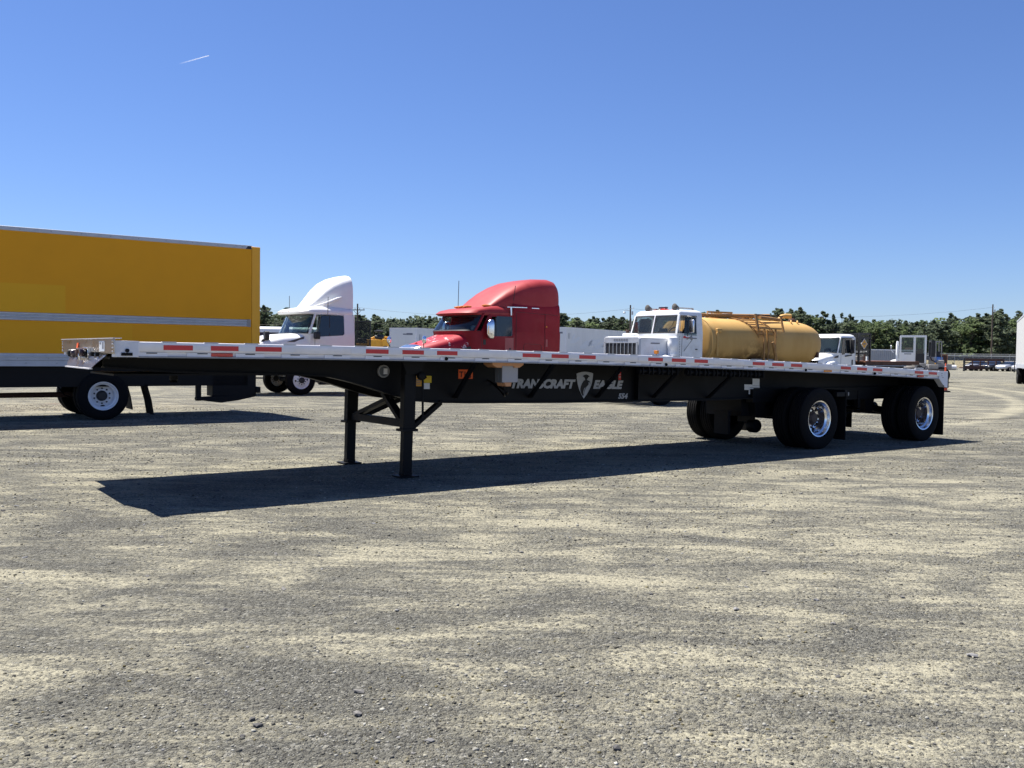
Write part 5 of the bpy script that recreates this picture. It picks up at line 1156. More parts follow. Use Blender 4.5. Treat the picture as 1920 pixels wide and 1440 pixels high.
for y in (.62, .85, 1.4, 1.7):
    m = MB(); m.box(.90, .97, y-.04, y+.04, 2.93, 2.965); m.build('roof_lamp', 'lamp_red', tk, bevel=.01)
for sg, y in ((-1, -.12), (1, 2.32)):
    m = MB(); m.box(.98, 1.03, y-.10, y+.10, 2.22, 2.62); m.build('door_mirror', 'polished', tk, bevel=.02)
    m = MB(); m.tube([(1.02, y-sg*.2, 2.74), (1.0, y, 2.72), (1.0, y, 2.12), (1.02, y-sg*.2, 2.02)], .014, 6); m.tube([(.9, y-sg*.21, 1.65), (1.05, y, 2.02)], .012, 6); m.lathe([(0, .06), (-.02, .05)], 'x', (1.0, y, 2.06), 12); m.build('mirror_frame', 'steel_grey', tk)
m = MB(); m.box(.85, 1.2, .068, .078, 2.055, 2.085); m.box(.86, .95, .066, .079, 2.08, 2.12); m.build('door_lettering', 'tape_red', tk)
m = MB(); m.box(1.05, 1.44, .066, .079, 2.04, 2.07); m.build('door_lettering', 'text_faint', tk)
m = MB(); m.box(1.40, 1.46, .045, .08, 1.70, 1.73); m.build('door_handle', 'dark_trim', tk)
for y in (-.02, 2.22):
    m = MB(); m.loft([superring(y, 1.05, .20, h, .5, 14, s_) for s_, h in ((-.75, .10), (-.5, .35), (0, .48), (.45, .36), (.62, .12))]); m.build('front_fender', 'white_paint_old', tk, smooth=50)
    m = MB(); m.box(-.42, -.34, y-.07, y+.07, 1.555, 1.66, 0); m.tube([(-.38, y, 1.5), (-.38, y, 1.56)], .02, 6, 1); m.build('turn_signal', ['lamp_amber', 'steel_grey'], tk, bevel=.008)
for yy, y2, z2 in ((.02, -.02, 2.62), (2.18, 2.2, 2.7)):
    m = MB(); m.tube([(.62, yy, 2.2), (.64, y2, z2)], .011, 5); m.build('mirror_rod', 'steel_grey', tk)
for a in ((.55, 1.35), (.55, .55)):
    m = MB(); m.tube([(a[0], a[1], 2.2), (a[0]+.04, a[1]-.25, 2.45), (a[0]+.06, a[1]-.32, 2.6)], .011, 5); m.build('wiper', 'dark_trim', tk)
seat(tk, 1.02, .55, 1.6); seat(tk, 1.02, 1.65, 1.6); steering(tk, .95, .6, 2.22)
# the tank: near-oval barrel, flat front head with rolled rim, long domed tail
m = MB(); rings = []
for s_, k in [(2.14, .985), (2.16, 1.0), (4.0, 1.0), (5.6, 1.0), (7.1, 1.0)]+[(7.1+1.5*math.sin(R(9*k)), math.cos(R(9*k))) for k in range(1, 10)]+[(8.6, .02)]:
    rings.append(superring(1.2, 1.98, 1.15*k, .80*k, .80, 44, s_))
m.loft(rings, True, False); m.build('tank_barrel', 'tank_paint', tk, smooth=50)
m = MB(); m.loft([superring(1.2, 1.98, 1.155*k, .805*k, .80, 44, s_) for s_, k in ((2.155, 1.0), (2.12, 1.0), (2.10, .985), (2.08, .9), (2.05, .6), (2.04, .1))], True, True); m.build('tank_head', 'tank_paint', tk, smooth=40)
m = MB(); m.loft([superring(1.2, 1.98, 1.155*k, .805*k, .80, 44, s_) for s_, k in ((2.11, 1.0), (2.11, 1.02), (2.17, 1.02), (2.17, 1.0))], True, False); m.build('tank_rim', 'tank_paint', tk, smooth=40)
m = MB(); m.box(2.35, 2.55, .02, .12, 2.27, 2.40); m.box(2.32, 2.40, .02, .07, 1.5, 2.28); m.build('work_lamp', 'tank_paint', tk, bevel=.02)
m = MB(); m.tube([(1.75, 1.0, 2.84), (3.2, .95, 2.86), (5.2, .9, 2.90), (5.9, .9, 2.92)], [.05, .06, .07, .08], 8); m.tube([(5.0, .55, 2.84), (6.1, .6, 2.79)], .06, 8); m.tube([(2.8, .9, 2.8), (2.8, .9, 2.96), (4.0, .9, 2.97)], .035, 6); m.build('spray_pipe', 'tank_dirty', tk)
m = MB(); m.lathe([(0, .28), (.10, .28), (.12, .24)], 'z', (3.6, 1.2, 2.74), 20); m.build('manhole', 'tank_dirty', tk)
# ladder that follows the barrel
def onbar(t, s_, off=.03):
    c, q = math.cos(t), math.sin(t); return (s_, 1.2-(1.15+off)*math.copysign(abs(c)**.80, c), 1.98+(.80+off)*math.copysign(abs(q)**.80, q))
for s_ in (4.35, 5.25):
    m = MB(); m.tube([onbar(R(8+k*6), s_-(k*.045)) for k in range(14)], .02, 5); m.build('ladder_rail', 'tank_dirty', tk)
for k in range(8):
    t = R(14+k*9); m = MB(); d = k*.0675+.045; m.tube([onbar(t, 4.35-d), onbar(t, 5.25-d)], .016, 5); m.build('ladder_rung', 'tank_dirty', tk)
for s_, y, z0, z1 in ((4.45, -.10, 1.2, 2.45), (5.0, -.12, 1.2, 2.45)):
    m = MB(); m.bar((s_, y, z0), (s_, y, z1), .05, .05); m.build('ladder_post', 'tank_dirty', tk)
m = MB(); m.bar((4.2, -.15, 2.45), (5.25, -.15, 2.45), .06, .05); m.bar((4.2, -.15, 2.45), (4.5, .1, 2.45), .05); m.build('ladder_step', 'tank_dirty', tk)
for s_, z0, z1, w in ((4.25, 2.35, 2.92, .09), (5.55, 2.35, 2.88, .055)):
    m = MB(); m.bar((s_, -.02 if s_ < 5 else -.02, z0), (s_, .12, z1), w, .05); m.build('hand_rail', 'tank_dirty', tk)
m = MB(); m.bar((4.3, .1, 2.90), (5.6, .1, 2.88), .035, .035); m.build('hand_rail', 'rust', tk)
m = MB(); m.tube([(6.75, 1.1, 2.72), (6.75, 1.1, 2.86), (6.82, 1.08, 2.94), (6.95, 1.02, 2.97), (7.15, .95, 2.96)], .085, 12); m.build('overflow_pipe', 'tank_paint', tk)
for s_, y in ((6.6, .5), (6.95, .5)):
    m = MB(); m.tube([(s_, y, 2.56), (s_, y, 2.74), (s_+.06, y+.05, 2.78), (s_+.1, y+.1, 2.72)], .03, 6); m.build('lifting_eye', 'tank_paint', tk)
m = MB(); m.box(6.55, 7.0, .26, .30, 2.42, 2.45); m.build('tank_bracket', 'tank_dirty', tk)
m = MB(); m.lathe([(0, .12), (.12, .13), (.2, .08)], 'z', (7.55, 1.2, 2.72), 14); m.build('vent_cap', 'rust', tk)
m = MB(); m.tube([(5.15, -.1, 1.25), (5.0, -.12, 1.6), (4.9, -.14, 1.85), (4.85, -.12, 2.0)], .05, 7); m.tube([(4.75, -.12, 1.1), (4.55, -.16, 1.4), (4.7, -.1, 1.7), (4.6, -.08, 2.4)], .035, 7); m.build('hose', 'tank_dirty', tk)
m = MB(); m.box(7.6, 7.7, .12, .24, 1.5, 1.70); m.build('tail_bracket', 'rust', tk)
m = MB(); m.box(2.6, 5.9, -.02, .5, 1.05, 1.32); m.build('step_deck', 'tank_dirty', tk, bevel=.01)
q = MB(); q.box(3.9, 5.1, -.05, -.03, 1.36, 1.44); q.build('step_rail', 'steel_grey', tk)
for y in (.72, 1.60):
    m = MB(); m.box(-.9, 9.2, y, y+.08, .74, 1.0); m.build('frame_rail', 'frame_black', tk)
for s_ in (2.4, 4.2, 6.2, 8.0):
    m = MB(); m.prism([(.5, 1.0), (1.9, 1.0), (2.0, 1.4), (.4, 1.4)], 'x', s_-.06, s_+.06); m.build('tank_saddle', 'frame_black', tk)
wheel(tk, 0, .16, -1, 'front'); wheel(tk, 0, 2.24, 1, 'front'); duals(tk, 6.6, 0, 2.4, 'steel'); duals(tk, 7.9, 0, 2.4, 'steel')
m = MB(); m.lathe([(.4, .07), (2.0, .07)], 'y', (0, 0, .5), 14); m.build('front_axle', 'frame_black', tk)
m = MB(); m.box(-1.1, -.95, 0, 2.2, .5, .85); m.build('bumper', 'white_paint_old', tk, bevel=.03)

# ------------------------------------------------------------------ white flatbed truck at the right
fx, fy = 17.23, 47.0
ft = empty('flatbed_truck', (fx, fy, 0), TH)
tag(ft, 'white medium truck with a rusty flatbed and a diamond placard on its headboard', 'truck')
fc = Cab([(.7, -.78, .25, .60, 1.05), (1.76, -.76, .50, .60, 1.06), (2.52, -.50, .45, .58, 1.02), (2.60, -.46, .42, .57, 1.0), (2.68, -.40, .36, .55, .94), (2.73, -.3, .25, .5, .8)], 1.06)
open_cab(ft, fc, 'white_paint', 1.76, 2.54, .40)
fc.side([(-.60, 1.78), (-.46, 2.46), (-.30, 2.50), (-.30, 1.70), (-.55, 1.66)], .006).build('vent_window', 'glass_dark', ft)
fc.side([(-.24, 1.80), (-.24, 2.50), (.34, 2.50), (.38, 2.44), (.38, 1.84), (.32, 1.78)], .006).build('side_window', 'glass_dark', ft)
fc.side([(-.60, 1.78), (-.46, 2.46), (.30, 2.50), (.36, 1.80)], .006, far=True).build('side_window', 'glass', ft)
seam(fc, [(-.64, .9), (-.64, 1.76), (-.46, 2.54), (.44, 2.56), (.44, .9)], ft)
m = MB(); m.loft([superring(1.06, zc, hw, hz, e, 26, s_) for s_, zc, hw, hz, e in ((-2.35, 1.08, .70, .30, .5), (-2.2, 1.12, .86, .38, .45), (-1.6, 1.2, .95, .46, .42), (-1.0, 1.24, 1.02, .52, .38), (-.74, 1.25, 1.05, .53, .36))]); m.build('hood', 'white_paint', ft, smooth=45)
m = MB(); m.loft([superring(.06, 1.0, .16, h, .5, 14, s_) for s_, h in ((-1.95, .1), (-1.6, .3), (-1.25, .36), (-.9, .26), (-.72, .08))]); m.build('front_fender', 'white_paint', ft, smooth=50)
m = MB(); m.prism([(-1.22, 1.50), (-1.1, 1.58), (-.82, 1.64), (-.86, 1.52)], 'y', -.0, .05); m.build('hood_vent', 'dark_trim', ft)
m = MB(); m.box(.02, .16, -.16, -.06, 1.72, 1.95); m.build('convex_mirror', 'dark_trim', ft, bevel=.03)
m = MB(); m.box(.12, .2, -.22, -.02, 1.75, 2.45); m.tube([(-.30, .0, 1.60), (-.24, -.1, 1.62), (.1, -.12, 1.66)], .035, 6); m.build('door_mirror', 'dark_trim', ft, bevel=.03)
m = MB(); m.box(.28, .36, -.02, -.002, 1.16, 1.42); m.build('step_vent', 'dark_trim', ft)
for y in (.45, .85, 1.06, 1.3, 1.65):
    m = MB(); m.box(-.62+abs(y-1.06)*.15, -.5+abs(y-1.06)*.15, y-.05, y+.05, 2.665, 2.705); m.build('roof_lamp', 'lamp_amber', ft, bevel=.01)
m = MB(); m.lathe([(0, .12), (.06, .12), (.1, .05)], 'z', (-.75, .7, 1.77), 14); m.build('dash_cap', 'paper', ft)
seat(ft, -.05, .5, 1.2); seat(ft, -.05, 1.6, 1.2); steering(ft, -.4, .5, 1.75)
# headboard rack
for y in (-.1, 1.1, 2.2):
    m = MB(); m.box(1.66, 1.74, y-.04, y+.04, 1.30, 2.80); m.build('rack_post', 'dark_trim', ft)
for z in (2.78, 2.55, 2.3, 1.95, 1.75):
    m = MB(); m.box(1.67, 1.73, -.1, 2.2, z-.05, z+.05); m.build('rack_rail', 'dark_trim', ft)
m = MB(); m.box(1.60, 1.62, -.1, 2.2, 1.6, 2.75); m.build('rack_mesh', 'screen_mesh', ft)
for z in (2.78, 2.55, 1.95, 1.75):
    m = MB(); m.box(.72, 1.66, -.12, -.06, z-.05, z+.05); m.build('rack_side_rail', 'dark_trim', ft)
m = MB(); m.box(.70, .78, -.13, -.05, 1.3, 2.82); m.build('rack_post', 'dark_trim', ft)
m = MB(); m.box(1.0, 1.3, -.11, -.08, 1.98, 2.52); m.build('placard_holder', 'dark_trim', ft)
m = MB(); m.box(.9, 1.5, .1, 1.0, 1.38, 1.62); m.build('tool_box', 'steel_grey', ft, bevel=.02)
m = MB(); d = .28; m.prism([(1.12, 2.25-d), (1.12+d, 2.25), (1.12, 2.25+d), (1.12-d, 2.25)], 'y', -.15, -.135); m.build('placard', 'paper', ft)
m = MB(); d = .24; m.prism([(1.12, 2.25-d), (1.12+d, 2.25), (1.12, 2.25+d), (1.12-d, 2.25)], 'y', -.155, -.15); m.build('placard_face', 'machine_yellow', ft)
m = MB(); m.box(1.0, 1.24, -.159, -.155, 2.22, 2.28); m.build('placard_print', 'text_faint', ft)
m = MB(); m.box(1.30, 6.3, -.12, 2.25, 1.30, 1.37); m.build('flatbed_deck', 'rust_deck', ft)
m = MB(); m.box(1.30, 6.3, -.15, -.12, 1.18, 1.36); m.build('flatbed_edge', 'rust', ft)
for s_ in (2.0, 2.9, 3.8, 4.7, 5.6):
    m = MB(); m.box(s_-.05, s_+.05, -.1, 2.2, 1.15, 1.30); m.build('flatbed_beam', 'rust', ft)
m = MB(); m.box(.95, 6.2, .7, .78, .8, 1.08); m.box(.95, 6.2, 1.4, 1.48, .8, 1.08); m.build('frame_rail', 'frame_black', ft)
m = MB(); m.box(1.34, 1.42, -.05, .03, .95, 1.75); m.build('exhaust', 'rust', ft)
wheel(ft, -1.3, .14, -1, 'front', .5); wheel(ft, -1.3, 1.98, 1, 'front', .5); duals(ft, 4.2, -.05, 2.17, 'steel')

# folded grey loading ramps on a low dark trailer behind it
dk = empty('lowboy_trailer', (22.9, 51.0, 0), .30)
tag(dk, 'low dark red equipment trailer with folded grey loading ramps, beyond the flatbed truck', 'trailer')
m = MB(); m.box(-3.0, 4.2, 0, 2.4, .78, 1.0); m.build('trailer_bed', 'maroon', dk)
m = MB(); m.prism([(-2.6, 1.0), (-.2, 1.02), (-.2, 1.12), (-.9, 1.12)], 'y', .1, .8); m.build('ramp', 'steel_grey', dk)
m = MB(); m.prism([(-.6, 1.32), (1.2, 1.34), (1.35, 1.28), (1.0, 1.06), (.6, 1.18), (.1, 1.24), (-.3, 1.10), (-.5, 1.12)], 'y', .1, .8); m.build('ramp', 'steel_grey', dk)
m = MB(); m.prism([(1.1, 1.0), (1.45, 1.26), (1.75, 1.0)], 'y', .1, .9); m.build('ramp_wedge', 'steel_grey', dk)
m = MB(); m.box(1.75, 3.3, .1, 1.0, 1.0, 1.26); m.build('ramp_box', 'steel_grey', dk, bevel=.02)
m = MB(); m.prism([(-.7, 1.0), (.95, 1.0), (.6, 1.08), (-.4, 1.07)], 'y', .05, .6); m.build('ramp_foot', 'paper', dk)
for s_ in (-2.2, -1.2): wheel(dk, s_, .0, -1, 'dark', .505); wheel(dk, s_, 2.4, 1, 'dark', .505)
dk.scale = (.42, 1, .95); dk.location = (22.65, 51.0, 0)

# ------------------------------------------------------------------ things further back
def van_trailer(x, y, th, Ln, label, group=None, logo=True, patch=False, wheels=True, z1=4.1):
    r = empty('van_trailer', (x, y, 0), th); tag(r, label, 'trailer', group)
    m = MB(); m.box(0, Ln, 0, 2.6, 1.15, z1-.06); m.build('trailer_body', 'white_van', r)
    m = MB(); m.box(-.02, Ln+.02, -.02, 2.62, z1-.06, z1); m.build('roof_rail', 'aluminium', r)
    m = MB(); m.box(-.015, Ln+.015, -.015, 2.615, 1.1, 1.3); m.build('base_rail', 'aluminium_plate', r)
    for k in range(int(Ln/1.22)+1):
        m = MB(); m.box(k*1.22-.015, k*1.22+.015, -.012, 0.0, 1.3, z1-.06); m.build('panel_seam', 'white_rim', r)
    m = MB(); m.box(-.03, .05, -.025, .06, 1.1, z1-.02); m.build('corner_post', 'aluminium', r)
    m = MB(); m.box(-.03, .05, 2.54, 2.625, 1.1, z1-.02); m.build('corner_post', 'aluminium', r)
    if logo:
        m = MB(); m.box(-.006, 0, .35, .95, z1-.62, z1-.45, 0); m.box(-.006, 0, .95, 1.3, z1-.60, z1-.5, 0); m.build('logo_print', 'text_faint', r)
        m = MB(); m.box(.55, .62, -.016, -.012, z1-1.1, z1-.55); m.box(.8, .84, -.016, -.012, z1-1.1, z1-.55); m.build('logo_print', 'text_faint', r)
    if patch:
        rg = random.Random(4)
        for s_, z, w, h in ((2.2, 2.9, 2.6, .28), (4.5, 2.5, 3.2, .35), (6.5, 2.75, 3.5, .3), (9.2, 2.6, 2.8, .4), (1.6, 3.2, 1.0, .25), (7.8, 2.4, 2.5, .3)):
            P = []
            for k in range(14):
                a = 2*math.pi*k/14; q_ = rg.uniform(.6, 1.1); P.append((s_+w*.5*q_*math.cos(a), z+h*q_*math.sin(a)+.25*(math.cos(a))))
            m = MB(); m.prism(P, 'y', -.010, -.004); m.build('peeled_decal', 'paper', r, smooth=0)
    if wheels:
        for s_ in (Ln-3.2, Ln-1.9): duals(r, s_, 0.02, 2.58, 'steel')
        for y in (.4, 2.1):
            m = MB(); m.box(2.4, 2.56, y-.08, y+.08, .05, 1.1); m.build('landing_leg', 'frame_black', r)
    return r
van_trailer(-8.2, 78, R(66), 13.0, 'white van trailer parked behind the white day cab, nose towards the camera', z1=3.6)
van_trailer(5.05, 87, R(60), 16.0, 'white van trailer with peeled cloud-like decals, between the red truck and the old tanker', None, True, True)
# the bright trailer at the right edge: its side runs almost straight at the camera
wv = empty('van_trailer', (33.5, 61.0, 0), math.atan2(-.89, -.45)); tag(wv, 'tall white van trailer cut off by the right edge of the photo', 'trailer')
Ln = 16.0
m = MB(); m.box(0, Ln, 0, 2.6, 1.15, 4.02); m.build('trailer_body', 'white_van_sunlit', wv)
m = MB(); m.box(-.02, Ln, -.02, 2.62, 4.02, 4.12); m.build('roof_rail', 'rail_alloy', wv)
m = MB(); m.box(-.02, Ln, -.02, 2.62, 1.06, 1.3); m.build('base_rail', 'rail_alloy', wv)
for k in range(12):
    for z in (3.45, 2.75, 2.1):
        m = MB(); m.box(.6+k*1.3, 1.0+k*1.3, 2.6, 2.612, z, z+.05); m.build('logistic_rail', 'tape_white', wv)
    m = MB(); m.box(.3+k*1.22, .34+k*1.22, 2.6, 2.606, 1.3, 4.0); m.build('panel_seam', 'steel_grey', wv)
    m = MB(); m.box(.5+k*1.0, .58+k*1.0, 2.62, 2.626, 1.42, 1.5); m.build('rivet_plate', 'steel_grey', wv)
for y in (.05, 2.5):
    m = MB(); m.box(-.03, -.005, y, y+.06, 1.1, 4.05); m.build('corner_post', 'aluminium', wv)
for s_ in (1.3, 2.6): duals(wv, s_, .02, 2.58, 'steel')
m = MB(); m.box(3.6, 9.5, 2.45, 2.5, .45, 1.06); m.build('side_skirt', 'white_van_sunlit', wv)
m = MB(); m.box(.2, 4, .4, 2.2, .9, 1.06); m.build('axle_frame', 'frame_black', wv)

bs = empty('shuttle_bus', (-16.5, 49.0, 0), .12); tag(bs, 'low white-roofed bus with dark maroon windows between the yellow truck and the white day cab', 'bus')
m = MB(); m.loft([superring(1.1, 1.6, 1.08, 1.18, .3, 24, s_) for s_ in (0, .3, 5.6, 5.9)]); m.build('bus_body', 'maroon', bs, smooth=40)
m = MB(); m.loft([archring(1.1, 2.48, 1.14, .32, .45, 16, s_) for s_ in (-.1, 0, 5.9, 6.0)], True, True); m.build('roof', 'white_paint', bs, smooth=40)
for k in range(4):
    m = MB(); m.box(.4+k*1.35, 1.6+k*1.35, -.0, .016, 1.75, 2.4); m.build('window', 'glass_dark', bs, bevel=.01)
m = MB(); m.box(-.02, 5.95, .0, .03, .9, 1.3); m.build('side_stripe', 'white_paint', bs)
for s_ in (1.0, 4.8): wheel(bs, s_, .15, -1, 'front', .505); wheel(bs, s_, 2.05, 1, 'front', .505)

ld = empty('yellow_loader', (-14.0, 84.0, 0), .10); tag(ld, 'yellow construction machine with a black operator canopy, behind the white day cab', 'machine')
m = MB(); m.box(.65, 2.05, 0, 1.6, 1.05, 2.25); m.build('engine_hood', 'machine_yellow', ld, bevel=.04)
m = MB(); m.box(2.05, 2.6, -.1, 1.7, 1.0, 2.3); m.build('counterweight', 'machine_yellow', ld, bevel=.04)
for z in (1.25, 1.45, 1.65): 
    m = MB(); m.box(2.15, 2.5, -.13, -.1, z, z+.1); m.build('grille_slot', 'dark_trim', ld)
m = MB(); m.box(-.3, .62, .1, 1.5, 1.1, 1.95); m.build('front_frame', 'machine_yellow', ld, bevel=.04)
m = MB(); m.box(-.2, .6, .2, 1.4, 1.95, 2.35); m.build('seat_box', 'dark_trim', ld, bevel=.04)
m = MB(); m.lathe([(2.85, .15), (2.88, .42), (2.98, .42), (3.02, .1)], 'z', (1.7, .7, 0), 16); m.tube([(1.7, .7, 2.2), (1.7, .7, 2.9)], .06, 6); m.build('pre_cleaner', 'dark_trim', ld)
m = MB(); m.loft([superring(.7, 2.40, .5, .22, .7, 14, s_) for s_ in (1.35, 2.15)]); m.build('hood_cover', 'dark_trim', ld, smooth=50)
m = MB(); m.tube([(.9, .3, 2.25), (1.3, .3, 2.42), (1.5, .3, 2.25)], .09, 8); m.tube([(2.1, .3, 2.3), (2.3, .3, 2.45), (2.6, .3, 2.4)], .08, 8); m.build('grab_rail', 'machine_yellow', ld)
for s_ in (.2, 2.2): wheel(ld, s_, .1, -1, 'dark', .62).scale = (1.25, 1.2, 1.25); wheel(ld, s_, 1.6, 1, 'dark', .62).scale = (1.25, 1.2, 1.25)
ld.scale = (1, 1, 1.17)
sg = empty('mesh_guard', (-13.4, 73.0, 0), .10); tag(sg, 'dark see-through mesh guard frame standing behind the white day cab', 'mesh guard')
m = MB(); m.box(0.02, 2.0, 0, .01, 1.2, 3.9); m.build('wire_screen', 'screen_mesh', sg)
m = MB()
for a, b in (((0, 0, 0), (0, 0, 3.95)), ((2.05, 0, 0), (2.05, 0, 3.95)), ((0, 0, 3.92), (2.05, 0, 3.92)), ((0, 0, 1.2), (2.05, 0, 1.2))): m.bar(a, b, .10)
m.build('guard_frame', 'dark_trim', sg)
db = empty('scrap_heap', (-12.7, 70, 0), 0); tag(db, 'small heap of pale scrap pieces in front of the yellow machine', 'scrap')
rg = random.Random(9)
m = MB()
for k in range(14):
    x, z = rg.uniform(0, .9), rg.uniform(.3, 1.75); m.box(x, x+rg.uniform(.1, .4), rg.uniform(0, .5), .6, z-.3, z)
m.box(-.1, 1.1, .1, .8, 0, 1.35); m.build('scrap', 'paper', db)

ct = empty('storage_container', (36.7, 95, 0), R(14)); tag(ct, 'grey corrugated storage container with a bright ribbed left end', 'container')
m = MB(); m.box(.02, 6.0, .02, 2.4, .12, 2.42); m.build('container_body', 'container_grey', ct)
m = MB()
for k in range(24): m.box(.2+k*.24, .32+k*.24, -.02, .02, .2, 2.35)
o = m.build('corrugation', 'container_grey', ct, smooth=0); o['kind'] = 'stuff'
m = MB(); m.box(0, 6.02, -.03, .05, 2.36, 2.46); m.box(0, 6.02, -.03, .05, .05, .2); m.build('edge_rail', 'aluminium', ct)
for k in range(7):
    m = MB(); m.box(-.05, .0, .1, 2.3, .3+k*.3, .46+k*.3); m.build('end_rib', 'white_paint', ct)
m = MB(); m.box(-.02, .10, -.03, .10, .05, 2.46); m.build('corner_post', 'white_paint', ct)

yd = empty('yard_tractor', (25.25, 60.0, 0), R(-22)); tag(yd, 'white yard tractor with a narrow tall glazed cab, behind the flatbed truck', 'tractor')
m = MB(); m.box(.1, 1.0, 0, .05, 1.2, 1.92); m.build('cab_panel', 'white_paint', yd, bevel=.01)
m = MB()
for a, b, w in (((.13, .03, 1.2), (.13, .03, 3.0), .09), ((.93, .03, 1.9), (.93, .03, 2.95), .07), ((1.0, .03, 1.2), (1.0, .03, 3.0), .06), ((1.62, .03, 1.2), (1.62, .03, 3.0), .11), ((.1, .03, 2.98), (1.67, .03, 2.98), .13), ((.13, 1.7, 1.2), (.13, 1.7, 3.0), .09), ((1.62, 1.7, 1.2), (1.62, 1.7, 3.0), .10)): m.bar(a, b, w)
m.build('cab_frame', 'white_paint', yd)
m = MB(); m.box(.1, 1.67, .08, 1.75, 2.93, 3.04); m.build('cab_roof', 'white_paint', yd, bevel=.02)
m = MB(); m.box(.18, .9, .02, .03, 1.94, 2.92); m.build('side_window', 'glass', yd)
m = MB(); m.box(1.04, 1.57, .02, .03, 1.85, 2.92); m.build('side_window', 'glass', yd)
m = MB(); m.box(1.04, 1.57, .03, .06, 1.2, 1.85); m.build('door_opening', 'dark_trim', yd)
m = MB(); m.box(.15, 1.6, .3, 1.6, 1.15, 1.75); m.build('cab_interior', 'interior', yd)
seat(yd, .6, .8, 1.75)
m = MB(); m.lathe([(1.2, .09), (2.45, .09), (2.5, .07), (2.62, .07), (2.66, .05)], 'z', (-.06, .1, 0), 12); m.build('exhaust_stack', 'white_paint', yd)
m = MB(); m.box(.35, .78, -.004, 0, 1.80, 1.86); m.build('badge_print', 'text_faint', yd)
m = MB(); m.bar((.22, -.03, 1.2), (.55, -.03, 1.65), .03); m.build('grab_rail', 'white_rim', yd)
m = MB(); m.loft([archring(.5, 1.15, .5, h, .6, 12, s_) for s_, h in ((-.65, .1), (-.35, .28), (.05, .34))], True, True); m.build('fender', 'white_paint', yd, smooth=50)
m = MB(); m.tube([(-.3, .1, 1.9), (-.45, .1, 2.1), (-.42, .1, 2.25)], .03, 6); m.lathe([(0, .11), (.05, .11)], 'x', (-.48, .1, 2.28), 12); m.build('door_mirror', 'paper', yd)
m = MB(); m.box(1.7, 3.2, .2, 1.6, .9, 1.2); m.build('chassis', 'steel_grey', yd)
m = MB(); m.box(1.85, 2.2, .2, .7, 1.2, 1.65); m.box(2.3, 2.75, .3, .9, 1.2, 1.45); m.build('hose_box', 'steel_grey', yd, bevel=.03)
m = MB(); m.tube([(1.9, .1, 1.7), (2.0, .1, 1.45), (2.2, .1, 1.35)], .05, 6); m.build('air_hose', 'maroon', yd)
for s_ in (.5, 2.6): wheel(yd, s_, .1, -1, 'dark'); wheel(yd, s_, 1.7, 1, 'dark')

fk = empty('forklift', (31.85, 70.0, 0), R(-15)); tag(fk, 'dark forklift with raised mast, blue hood and yellow counterweight', 'forklift')
for y in (0.0, .9):
    m = MB(); m.box(.1, .38, y, y+.14, .1, 2.95); m.build('mast', 'dark_trim', fk)
m = MB(); m.box(.1, .38, .14, .9, 2.8, 2.95); m.box(.12, .3, .14, .9, 1.2, 1.35); m.build('mast_crossbar', 'dark_trim', fk)
m = MB(); m.bar((.45, 0, 1.4), (.42, 0, 2.85), .06); m.bar((.85, 0, 1.4), (.82, 0, 2.85), .06); m.bar((.4, 0, 2.85), (.85, 0, 2.85), .07); m.bar((.42, 1.0, 2.85), (.82, 1.0, 2.85), .07); m.box(.40, .47, 0, 1.0, 2.82, 2.88); m.box(.78, .85, 0, 1.0, 2.82, 2.88); m.bar((.85, 1.0, 1.4), (.82, 1.0, 2.85), .06); m.build('overhead_guard', 'steel_grey', fk)
m = MB(); m.box(.42, .95, .02, .98, 1.25, 1.68); m.build('hood', 'blue_paint', fk, bevel=.04)
m = MB(); m.box(.45, .9, .0, 1.0, .35, 1.25); m.build('counterweight', 'machine_yellow', fk, bevel=.04)
m = MB(); m.box(.5, .8, .2, .7, 1.68, 2.1); m.build('seat', 'seat_fabric', fk, bevel=.04)
for s_ in (.35, 1.15): w_ = wheel(fk, s_, .0, -1, 'dark', .32); w_.scale = (.63, .8, .63); w_ = wheel(fk, s_, 1.0, 1, 'dark', .32); w_.scale = (.63, .8, .63)
m = MB(); m.box(-.9, .1, .15, .27, .12, .17); m.box(-.9, .1, .73, .85, .12, .17); m.build('fork', 'steel_grey', fk)

dm = empty('rusty_bin', (65.1, 140.0, 0), R(12)); dm.scale = (1.45, 1.2, 1.2); tag(dm, 'rust brown steel scrap bin standing by the forklift', 'bin')
m = MB(); m.box(0, 1.0, 0, 1.6, .05, 1.85); m.build('bin_body', 'rust', dm)
m = MB(); m.box(-.03, 1.03, -.04, .0, 1.78, 1.88); m.box(-.04, .03, -.04, .02, .05, 1.86); m.box(.97, 1.04, -.04, .02, .05, 1.86); m.build('bin_frame', 'rust_deck', dm)
for k in range(3):
    m = MB(); m.box(.22+k*.24, .28+k*.24, -.03, 0, .1, 1.78); m.build('bin_rib', 'rust', dm)
dm2 = empty('rusty_bin', (64.6, 146.0, 0), R(12)); dm2.scale = (1.7, 1.2, 1.3); tag(dm2, 'taller dark rust bin with a sloping top behind the other bin', 'bin')
m = MB(); m.prism([(-.6, .0), (.9, .0), (.9, 2.1), (.6, 2.35), (-.6, 2.55)], 'y', 0, 1.6); m.build('bin_body', 'rust', dm2)
for k in range(4):
    m = MB(); m.box(-.5+k*.35, -.44+k*.35, -.03, 0, .1, 2.1); m.build('bin_rib', 'rust', dm2)
pl = empty('post_stand', (67.3, 140, 0), 0); tag(pl, 'short black post on a flat base right of the rusty bin', 'post')
m = MB(); m.box(-.06, .06, -.06, .06, 0, 1.05); m.box(.0, .25, -.05, .05, .75, .9); m.box(-.5, .6, -.3, .3, 0, .08); m.build('post', 'dark_trim', pl)

